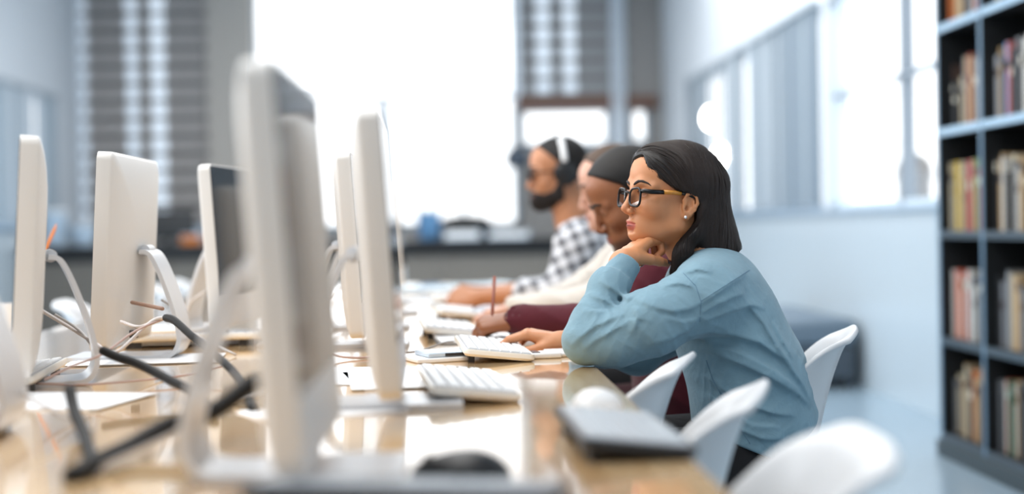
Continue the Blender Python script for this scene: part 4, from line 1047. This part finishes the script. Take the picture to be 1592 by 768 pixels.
def tr(pts, fn=None): 
    out = []; fn0 = fn; fn = fn or shirt1
    if fn0:
        q = []
        for a, b in zip(pts[:-1], pts[1:]):
            n = max(1, int(math.hypot(b[0]-a[0], b[1]-a[1])/5)); q += [(a[0]+(b[0]-a[0])*i/n, a[1]+(b[1]-a[1])*i/n) for i in range(n)]
        pts = q+[pts[-1]]
    for px, py in pts:
        q = trace(fn, px, py)
        if q is not None: out.append(q)
    return out
# ridges (+) and creases (-): pixel lines laid on the cloth
FOLDS = [
 (+.0100, [(1072, 522), (1100, 516), (1140, 520), (1180, 532), (1215, 556), (1245, 596), (1262, 628)]),
 (+.0095, [(1086, 540), (1120, 553), (1160, 569), (1200, 588), (1240, 612), (1262, 634)]),
 (-.0060, [(1100, 534), (1150, 548), (1200, 574), (1240, 606)]),
 (+.0080, [(1086, 474), (1110, 458), (1135, 440), (1160, 424)]),
 (+.0070, [(1088, 488), (1112, 474), (1138, 462), (1158, 456)]),
 (+.0065, [(1090, 500), (1114, 492), (1140, 482), (1168, 474), (1190, 480)]),
 (+.0070, [(1094, 582), (1120, 604), (1156, 626), (1200, 642), (1240, 646)]),
 (-.0060, [(1098, 610), (1130, 640), (1170, 660), (1215, 664)]),
 (+.0060, [(1100, 640), (1140, 664), (1185, 682), (1220, 682)]),
 (+.0070, [(1160, 470), (1184, 500), (1206, 540), (1230, 570)]),
 (+.0060, [(1200, 500), (1214, 530), (1232, 560)]),
 (+.0085, [(968, 488), (950, 494), (925, 506), (900, 524), (886, 540)]),
 (+.0080, [(975, 500), (955, 512), (930, 526), (905, 545)]),
 (+.0060, [(986, 476), (990, 496), (984, 520)]),
 (+.0080, [(996, 466), (1020, 478), (1045, 484), (1072, 480), (1090, 470)]),
 (-.0055, [(1030, 490), (1060, 500), (1085, 496)]),
 (+.0060, [(1028, 444), (1055, 440), (1080, 446)]),
 (+.0070, [(1008, 536), (1040, 528), (1070, 512), (1088, 490)]),
 (+.0060, [(1060, 424), (1084, 418), (1108, 424)]),
 (+.0080, [(930, 436), (948, 446), (966, 458), (978, 468)]),
 (+.0065, [(914, 458), (938, 466), (962, 478)]),
 (-.0050, [(905, 480), (925, 484), (950, 482)]),
]
FL = [(s, tr(p)) for s, p in FOLDS]; FL = [(s, p) for s, p in FL if len(p) > 1]
def shirt(P):
    d = shirt1(P)
    for amp, pts in FL:
        lo, hi = np.min(pts, 0)-.05, np.max(pts, 0)+.05; lo[1] -= .02; hi[1] += .02
        m = ((P > lo) & (P < hi)).all(1)
        if not m.any(): continue
        Q = P[m][:, [0, 2]]; X = np.array(pts)[:, [0, 2]]; best = np.full(len(Q), 9.0); side = np.zeros(len(Q)); uu = np.zeros(len(Q))
        nseg = len(X)-1
        for k in range(nseg):
            ab = X[k+1]-X[k]; l2 = float(ab@ab)+1e-9; t = ((Q-X[k])@ab)/l2; tc = np.clip(t, 0, 1)
            v = Q-X[k]-tc[:, None]*ab; dd = np.sqrt((v*v).sum(1)); cr = (ab[0]*v[:, 1]-ab[1]*v[:, 0])*(1 if ab[0] >= 0 else -1)
            b = dd < best; best = np.where(b, dd, best); side = np.where(b, np.sign(cr), side); uu = np.where(b, (k+tc)/nseg, uu)
        env = np.clip(np.sin(PI*np.clip(uu, 0, 1)), 0, 1)**.6*np.clip(1-np.clip(best-.03, 0, 1)/.02, 0, 1)
        a = abs(amp); st = 1 if amp > 0 else -1                       # which side falls away steeply
        above = side*st > 0
        pr = np.where(above, np.exp(-(best/(a*2.2))**1.3), np.exp(-(best/(a*.55))**1.6))
        d[m] -= a*.95*env*pr
    co = cap(P, w(1104, 448, 2.87), w(1094, 420, 2.87), .064, .061); co = smax(co, plane(P, w(1096, 424, 2.87), w(1094, 420, 2.87)-w(1104, 448, 2.87)), .003); d = smin(d, co, .008)
    # small drag wrinkles: stronger at the elbow, the cuff, the armpit and the waist
    Q = P-np.array([.5, 2.85, .8], np.float32)
    wx = Q[:, 0]+.010*np.sin(38*Q[:, 2]+21*Q[:, 1]); wz = Q[:, 2]+.012*np.sin(29*Q[:, 0]+17*Q[:, 1])
    def ridge(t): return (1-np.abs(np.sin(t)))**2
    n1 = ridge(58*wx+74*wz+9*Q[:, 1]); n2 = ridge(-40*wx+92*wz+2*np.sin(25*Q[:, 0])); n3 = ridge(120*wx-66*wz+3*np.sin(40*Q[:, 1]))
    def near(c, r): return np.exp(-((P-np.asarray(c, np.float32))**2).sum(1)/(r*r))
    d -= .0032*n3*near(w(945, 505, 2.70), .075)+.0026*n1*near(w(1085, 490, 2.72), .09)+.0016*n2*near(w(1200, 600, 2.8), .13)+.002*n1*near(w(1020, 490, 2.66), .08)+.002*n3*near(w(1110, 640, 2.75), .10)+.0022*n3*near(w(950, 450, 2.74), .04)
    # hem: cut along the shirt tail
    hem = np.maximum(plane(P, w(1060, 657, 2.8), np.cross(w(1195, 706, 2.8)-w(1060, 657, 2.8), [0, 1, 0])), 0*P[:, 0]-9)
    d = smax(d, hem if HEMSIGN > 0 else -hem, .004)
    h2 = plane(P, w(1195, 706, 2.8), np.cross(w(1264, 668, 2.8)-w(1195, 706, 2.8), [0, 1, 0])); d = smax(d, h2 if HEM2 > 0 else -h2, .02)
    # open neck and hollow hem and cuffs
    d = smax(d, -cap(P, neck_a, neck_b+np.array([.0, 0, .015]), .055, .050), .004)
    d = smax(d, -cap(P, CP+CD*.030, CP+CD*.1, .0235), .002)
    return d
def sgn(a, b):
    v = np.cross(b-a, [0, 1, 0]); return 1 if v[2] < 0 else -1
HEMSIGN = sgn(w(1060, 657, 2.8), w(1195, 706, 2.8)); HEM2 = sgn(w(1195, 706, 2.8), w(1264, 668, 2.8))
lo, hi = bounds([LS, RS, LE, RE, RW, SP[-1], w(1265, 640, 2.8), LW, w(1168, 715, 2.9)], .075); lo[1] = 2.60; hi[1] = 3.20
Vs, Fs = isosurf(shirt, lo, hi, .0032)
M_denim = cloth_mat('washed_light_denim', (122, 153, 168), weave=1500, wr=30, ws=.45, var=.11)
sh = mk('shirt', Vs, Fs, M_denim, woman)
seam = tr([(1098, 560), (1108, 590), (1122, 615), (1132, 640), (1150, 665), (1166, 690)], shirt)
M_thread = mat('dark_blue_seam', (92, 124, 146), .8); M_button = mat('pearl_button', (220, 224, 226), .2)
MB().tube(spline(seam, 2), .0006, 6).build('side_seam', M_thread, sh, sharp=None)
for pl in ([(1160, 470), (1148, 452), (1166, 440), (1175, 425)], ): pass
yk = tr([(1090, 468), (1115, 452), (1140, 436), (1165, 420)], shirt)
if len(yk) > 2: MB().tube(spline(yk, 2), .0006, 6).build('yoke_seam', M_thread, sh, sharp=None)
ar = tr([(1062, 424), (1082, 445), (1090, 470), (1088, 500)], shirt)
if len(ar) > 2: MB().tube(spline(ar, 2), .0006, 6).build('armhole_seam', M_thread, sh, sharp=None)
M_pants = cloth_mat('black_trousers', (24, 23, 26), wr=20)
def hips(P):
    d = scap(P, w(1165, 690, 2.89), w(1150, 725, 2.89), .108, .100, .66); return smax(d, .455-P[:, 2], .02)
V, F = isosurf(hips, w(1165, 700, 2.89)-np.array([.2, .28, .2]), w(1165, 700, 2.89)+np.array([.2, .28, .14]), .008)
tr_ = mk('trousers', V, F, M_pants, woman)
hp = w(1160, 715, 2.89); legs(woman, (hp[0]-.02, 0, .535), .17, .20, 2.89, M_pants, mat('black_shoe', (20, 20, 22), .3))
# ----------------------------------------------------------------- the other people at the table
def plaid_mat(name, a, b, period=.045, w=.32):
    m = bpy.data.materials.new(name); m.use_nodes = True; nt = m.node_tree; p = nt.nodes['Principled BSDF']; L = nt.links.new
    p.inputs['Roughness'].default_value = .85; tc = nt.nodes.new('ShaderNodeTexCoord'); outs = []
    for rot in ((0, math.radians(20), 0), (math.radians(15), math.radians(110), 0)):
        mp = nt.nodes.new('ShaderNodeMapping'); mp.inputs['Rotation'].default_value = rot; L(tc.outputs['Object'], mp.inputs[0])
        wv = nt.nodes.new('ShaderNodeTexWave'); wv.bands_direction = 'X'; wv.inputs['Scale'].default_value = .314/period; wv.inputs['Distortion'].default_value = .6
        L(mp.outputs[0], wv.inputs['Vector']); cr = nt.nodes.new('ShaderNodeValToRGB'); cr.color_ramp.elements[0].position = w; cr.color_ramp.elements[1].position = w+.08
        L(wv.outputs['Fac'], cr.inputs[0]); outs.append(cr)
    mu = nt.nodes.new('ShaderNodeMath'); mu.operation = 'MULTIPLY'; L(outs[0].outputs[0], mu.inputs[0]); L(outs[1].outputs[0], mu.inputs[1])
    ad = nt.nodes.new('ShaderNodeMath'); ad.operation = 'ADD'; L(outs[0].outputs[0], ad.inputs[0]); L(outs[1].outputs[0], ad.inputs[1])
    hf = nt.nodes.new('ShaderNodeMath'); hf.operation = 'MULTIPLY'; hf.inputs[1].default_value = .5; L(ad.outputs[0], hf.inputs[0])
    mx = nt.nodes.new('ShaderNodeMix'); mx.data_type = 'RGBA'; mx.inputs['A'].default_value = (*lin(a), 1); mx.inputs['B'].default_value = (*lin(b), 1)
    L(hf.outputs[0], mx.inputs['Factor']); L(mx.outputs['Result'], p.inputs['Base Color']); return m

def man(label, hc, hs, yaw, pitch, skin, cloth, hairrgb, torso, arms, hands, beard=False, roll=0, hairtrim=0, lip=(150, 84, 74), sleeve_to=1.0, neck_to=None, trouser=None, knee_x=.25, bald=False, stubble=False):
    """torso: [(point, radius)...] from neck base to pelvis; arms: [(shoulder, elbow, wrist)]; hands: list of hand dicts"""
    Rm = head_frame(yaw, pitch, roll); hc = np.array(hc); to = lambda P: ((P-hc.astype(np.float32))@Rm.T.astype(np.float32))/hs
    H2 = lambda p: hc+np.array(p, float)*hs@Rm
    na = H2((-.022, 0, -.06)); nb = torso[0][0] if neck_to is None else neck_to
    def fh(P):
        d = head_sdf(to(P), True)*hs; d = smin(d, cap(P, na, nb, .058, .066), .022); return d
    parts = [isosurf(fh, np.minimum(hc-.17, nb-.08), np.maximum(hc+.16, nb+.08), .0042)]
    for (S_, E_, W_), hd in zip(arms, hands):
        f = lambda P: smin(hand_sdf(P, **hd)[0], cap(P, hd['wrist'], E_, .026, .040), .012)
        jj = joints(**hd); pp = sum([list(v) for v in jj.values()], [])+[W_, E_]
        parts.append(isosurf(f, *bounds(pp, .05), .0032))
    def core(P):
        d = None
        for (a, ra), (b, rb) in zip(torso[:-1], torso[1:]):
            e = scap(P, a, b, ra*.7, rb*.7, .62); d = e if d is None else smin(d, e, .03)
        for S_, E_, W_ in arms: d = smin(d, cap(P, S_, E_, .032), .03)
        return d
    allp = [t[0] for t in torso]+[q for a in arms for q in a[:2]]
    parts.append(isosurf(core, *bounds(allp, .2), .014))
    V, F = joinVF(parts); o = mk('person', V, F, M_skin); tag(o, label, 'person')
    col = np.tile(np.array(lin(skin)), (len(V), 1)); n0 = len(parts[0][0]); L = to(V[:n0].astype(np.float32))
    q = (np.stack([L[:, 0], np.abs(L[:, 1]), L[:, 2]], 1)-np.array((.092, 0, -.0715)))/np.array((.016, .024, .0115)); m_ = np.clip((1-np.sqrt((q**2).sum(1)))*4, 0, .9)
    col[:n0] = col[:n0]*(1-m_[:, None])+np.array(lin(lip))*m_[:, None]; setcol(o, col)
    if stubble:
        x, y, z = L[:, 0], np.abs(L[:, 1]), L[:, 2]; mk_ = np.clip((-.072-z+np.clip(.03-x, 0, .1)*.9)/.014, 0, 1)*np.clip((x+.02)/.02, 0, 1); mk_ = np.maximum(mk_, np.clip(1-np.hypot((x-.097)/.016, (z+.056)/.008), 0, 1)*(y < .022)); mk_ *= .75*(z > -.13)*(m_ < .3)
        c2 = col[:n0]*(1-mk_[:, None])+np.array(lin((52, 34, 28)))*mk_[:, None]; col[:n0] = c2; o.data.color_attributes['Col'].data.foreach_set('color', np.concatenate([col, np.ones((len(col), 1))], 1).astype(np.float32).ravel())
    for sy in (1, -1):
        eye(o, H2, Rm, sy, hs, (1, 0, -.25))
        bp = [(.009, .0200), (.016, .0240), (.026, .0270), (.037, .0260), (.047, .0215)]
        MB().tube([H2((surfx(y*sy, z, True), y*sy, z)) for y, z in bp], [.003, .0042, .0042, .0034, .0015], 6).build('eyebrow', M_browhair, o, sharp=None)
    if not bald:
        def hair_(P):
            L = to(P); S = L.copy(); S[:, 1] = np.abs(S[:, 1])
            d = head_sdf(L, True, False)-.0055
            d = smin(d, ell(L, (-.015, 0, .050), (.098, .076, .082)), .01)
            x, z = L[:, 0], L[:, 2]
            fx = np.interp(z, [-.10, -.075, -.055, -.02, .000, .025, .045, .062, .085, .12], [-.06, -.045, -.02, -.012, .000, .006, .014, .030, .052, .08])
            return smax(smax(d, (x-fx)*.8, .004), -(z+.078), .006)*hs
        V, F = isosurf(hair_, hc-.16, hc+.17, .0045); mk('hair', V, F, hair_mat('short_hair_%d_%d_%d' % hairrgb, hairrgb, .6), o)
    if beard:
        def beard_(P):
            L = to(P); S = L.copy(); S[:, 1] = np.abs(S[:, 1]); x, z = L[:, 0], L[:, 2]
            d = head_sdf(L, True, False)-.0055*beard
            top = np.interp(x, [-.03, .0, .012, .03, .06, .085, .12], [.01, .01, -.030, -.058, -.068, -.058, -.054])
            d = smax(d, (z-top)*.8, .004); d = smax(d, -(x+.006), .005)
            mouth = ell(S, (.098, 0, -.0715), (.02, .022, .0095)); return smax(d, -mouth, .003)*hs
        V, F = isosurf(beard_, hc-.16, hc+.15, .004); mk('beard', V, F, hair_mat('beard_hair', (30, 24, 22), .7), o)
    def sh_(P):
        d = None
        for (a, ra), (b, rb) in zip(torso[:-1], torso[1:]):
            e = scap(P, a, b, ra, rb, .60); d = e if d is None else smin(d, e, .04)
        for i, (S_, E_, W_) in enumerate(arms):
            We = E_+(W_-E_)*sleeve_to
            d = smin(d, cap(P, S_, E_, .070, .052), .04); d = smin(d, cap(P, E_, We, .050, .036 if sleeve_to > .8 else .046), .02)
        if len(arms) > 1: d = smin(d, cap(P, arms[0][0], arms[1][0], .066), .05)
        Q = P; wx = Q[:, 0]+.02*np.sin(18*Q[:, 2]); d -= .004*(1-np.abs(np.sin(34*wx+46*Q[:, 2]+14*Q[:, 1])))**2
        for i, (S_, E_, W_) in enumerate(arms):
            We = E_+(W_-E_)*(sleeve_to+.0); dr = _n(W_-E_); d = smax(d, -cap(P, We-dr*.02, We+dr*.10, .027), .003)
        return smax(d, -cap(P, na, nb, .060, .060), .006)
    allp = [t[0] for t in torso]+[q for a in arms for q in a]
    V, F = isosurf(sh_, *bounds(allp, .17), .0075); mk('shirt', V, F, cloth, o)
    hp = torso[-1][0]; tm = trouser or M_pants
    def hp_(P): return smax(scap(P, hp+np.array([0, 0, -.02]), hp+np.array([-.03, 0, -.10]), torso[-1][1]*.96, .105, .62), .455-P[:, 2], .02)
    V, F = isosurf(hp_, *bounds([hp+np.array([0, 0, -.05])], .25), .012); mk('trousers', V, F, tm, o)
    legs(o, (hp[0]-.05, 0, .535), knee_x, knee_x+.03, hp[1], tm, MATS['black_shoe'])
    return o, H2, Rm
def hd(wrist, d, n, left, curl, thumb, s=1.0, spread=5): return dict(wrist=np.array(wrist, float), d=d, n=n, left=left, s=s, spread=spread, curl=curl, thumb=thumb)
grip = {'i': (50, 60, 30), 'm': (60, 70, 40), 'r': (65, 75, 40), 'p': (68, 70, 40)}
relax = {'i': (22, 30, 18), 'm': (25, 34, 20), 'r': (28, 36, 20), 'p': (30, 34, 20)}
clasp = {'i': (50, 65, 35), 'm': (52, 66, 35), 'r': (54, 66, 35), 'p': (56, 60, 35)}
# man in the maroon jumper, writing
Y2 = 3.50; W2 = w(803, 498, 3.33); H2c = w(977, 309, Y2)
m_maroon = cloth_mat('maroon_knit', (84, 24, 36), wr=22)
man('man with short black hair in a maroon jumper looking down and writing', H2c, .98, 4, 27, (150, 94, 60), m_maroon, (26, 22, 20),
    [(w(1035, 425, Y2), .085), (w(1055, 500, Y2), .115), (w(1068, 590, Y2), .125), (w(1075, 650, Y2), .125)],
    [(w(1015, 438, 3.32), w(945, 506, 3.22), W2), (w(1015, 438, 3.70), w(960, 500, 3.80), w(850, 505, 3.62))],
    [hd(W2+np.array([-.004, 0, .0]), (-.93, .25, -.05), (.15, -.35, .92), True, grip, [(.70, .30, .45), (.9, .05, .35), (.95, -.1, .3)], 1.02),
     hd(w(850, 505, 3.62), (-.95, .1, -.05), (.1, 0, 1), False, relax, [(.6, .5, .35), (.9, .2, .3), (1, 0, .2)], 1.02)],
    beard=False, stubble=True, neck_to=w(1030, 410, Y2), trouser=cloth_mat('dark_maroon_trousers', (52, 22, 28)), knee_x=.22)
a = at(769, 430, 3.34); b = at(765, 492, 3.30)
dr = _n(b-a); o = MB().tube([a, a+(b-a)*.93, b], [.0038, .0038, .0006], 8).build('pencil', mat('red_brown_pencil', (150, 84, 66), .45), None, sharp=None); tag(o, 'red brown pencil held upright by the hand in front of the maroon sleeve', 'pencil')
p = on(775, 522); r = empty('notebook', (p[0], 3.38, TZ), .1); tag(r, 'open white notebook under the writing hand', 'notebook')
box('left_page_block', (-.15, -.1, 0), (-.002, .1, .007), M_paper, r, .002); box('right_page_block', (.002, -.1, 0), (.15, .1, .009), M_paper, r, .002); box('notebook_cover', (-.155, -.105, -.0001), (.155, .105, .0012), M_dark, r)
# person in the white jumper
Y3 = 4.20; W3 = w(800, 479, 4.08)
man('person in a white jumper mostly hidden behind the man in maroon', w(951, 292, Y3), .98, 6, 12, (206, 158, 136), cloth_mat('off_white_knit', (214, 208, 200), wr=20), (84, 66, 54),
    [(w(1000, 395, Y3), .085), (w(1020, 455, Y3), .11), (w(1030, 540, Y3), .12), (w(1035, 590, Y3), .12)],
    [(w(990, 415, 4.02), w(922, 472, 3.96), W3), (w(978, 402, 4.38), w(900, 455, 4.45), w(830, 476, 4.30))],
    [hd(W3, (-.97, .1, -.12), (-.1, -.05, 1), True, relax, [(.7, .4, .4), (.9, .15, .3), (1, 0, .2)], .95),
     hd(w(830, 476, 4.30), (-.96, .1, -.1), (.0, 0, 1), False, relax, [(.6, .5, .35), (.9, .2, .3), (1, 0, .2)], .95)],
    neck_to=w(995, 372, Y3), knee_x=.22)
# man in the plaid shirt with headphones
Y4 = 4.95; W4 = w(742, 463, 4.80); H4 = w(866, 270, Y4)
o4, h42, R4 = man('bearded man in a black and white plaid shirt with headphones and dark glasses', H4, 1.0, 6, 4, (186, 128, 92), plaid_mat('plaid_shirt', (40, 42, 54), (222, 224, 230)), (26, 23, 22),
    [(w(905, 375, Y4), .085), (w(918, 420, Y4), .115), (w(925, 490, Y4), .12), (w(930, 530, Y4), .12)],
    [(w(898, 378, 4.76), w(868, 452, 4.70), W4), (w(898, 378, 5.14), w(865, 450, 5.22), w(748, 456, 5.02))],
    [hd(W4, (-.93, .32, .10), (-.05, -.75, .65), True, clasp, [(.6, .35, .3), (.9, .1, .3), (.95, 0, .3)], 1.05),
     hd(w(748, 456, 5.02), (-.93, -.30, .10), (-.05, .75, .65), False, clasp, [(.6, .35, .3), (.9, .1, .3), (.95, 0, .3)], 1.05)],
    beard=1.2, sleeve_to=.42, neck_to=w(893, 350, Y4), knee_x=.22)
# his headphones
hp = empty('headphones', tuple(h42((-.012, 0, .0)))); tag(hp, 'dark headphones with a white band worn by the bearded man', 'headphones'); HO = h42((-.012, 0, 0))
g4 = lambda p: h42(p)-HO
band = [g4((-.012, .094*math.cos(t), .030+.103*math.sin(t))) for t in np.linspace(0, PI, 19)]
MB().tube(band, .0075, 8).build('inner_band', M_black, hp, sharp=None)
for sy in (1, -1):
    arc = [g4((-.012, sy*.099*math.cos(t), .030+.109*math.sin(t))) for t in np.linspace(.05, .95, 8)]
    MB().tube(arc, .0105, 8).build('white_band', mat('white_headband', (240, 240, 240), .25), hp, sharp=None)
    c0 = g4((-.012, sy*.078, -.004)); c1 = g4((-.012, sy*.106, -.004)); dd = _n(c1-c0); 
    MB().tube([c0, c0+dd*.006, c0+dd*.024, c1, c1+dd*.004], [.026, .041, .043, .036, .010], 20).build('ear_cup', M_black, hp, sharp=60)
gl4 = empty('glasses', tuple(h42((.092, 0, 0)))); tag(gl4, 'dark glasses worn by the bearded man with headphones', 'glasses'); GO4 = h42((.092, 0, 0)); g5 = lambda p: h42(p)-GO4
for sy in (1, -1):
    ring = rrect(.046, .034, .012, 4); pts = [g5((.099-.02*p[1]*0, p[0]*sy+.033*sy if sy > 0 else -(p[0]+.033), p[1])) for p in ring]
    MB().tube(pts+[pts[0]], .0024, 6, caps=False).build('rim', M_gblack, gl4, sharp=None)
    mk('lens', pts, [tuple(range(len(pts)))], mat('smoked_lens', (60, 56, 60), .1), gl4, smooth=False)
    MB().tube([g5((.098, .056*sy, .008)), g5((.085, .072*sy, .008)), g5((.0, .079*sy, .006))], .0026, 6).build('temple', M_gblack, gl4, sharp=None)
MB().tube([g5((.100, .010, .004)), g5((.104, 0, .006)), g5((.100, -.010, .004))], .002, 6).build('bridge', M_gblack, gl4, sharp=None)
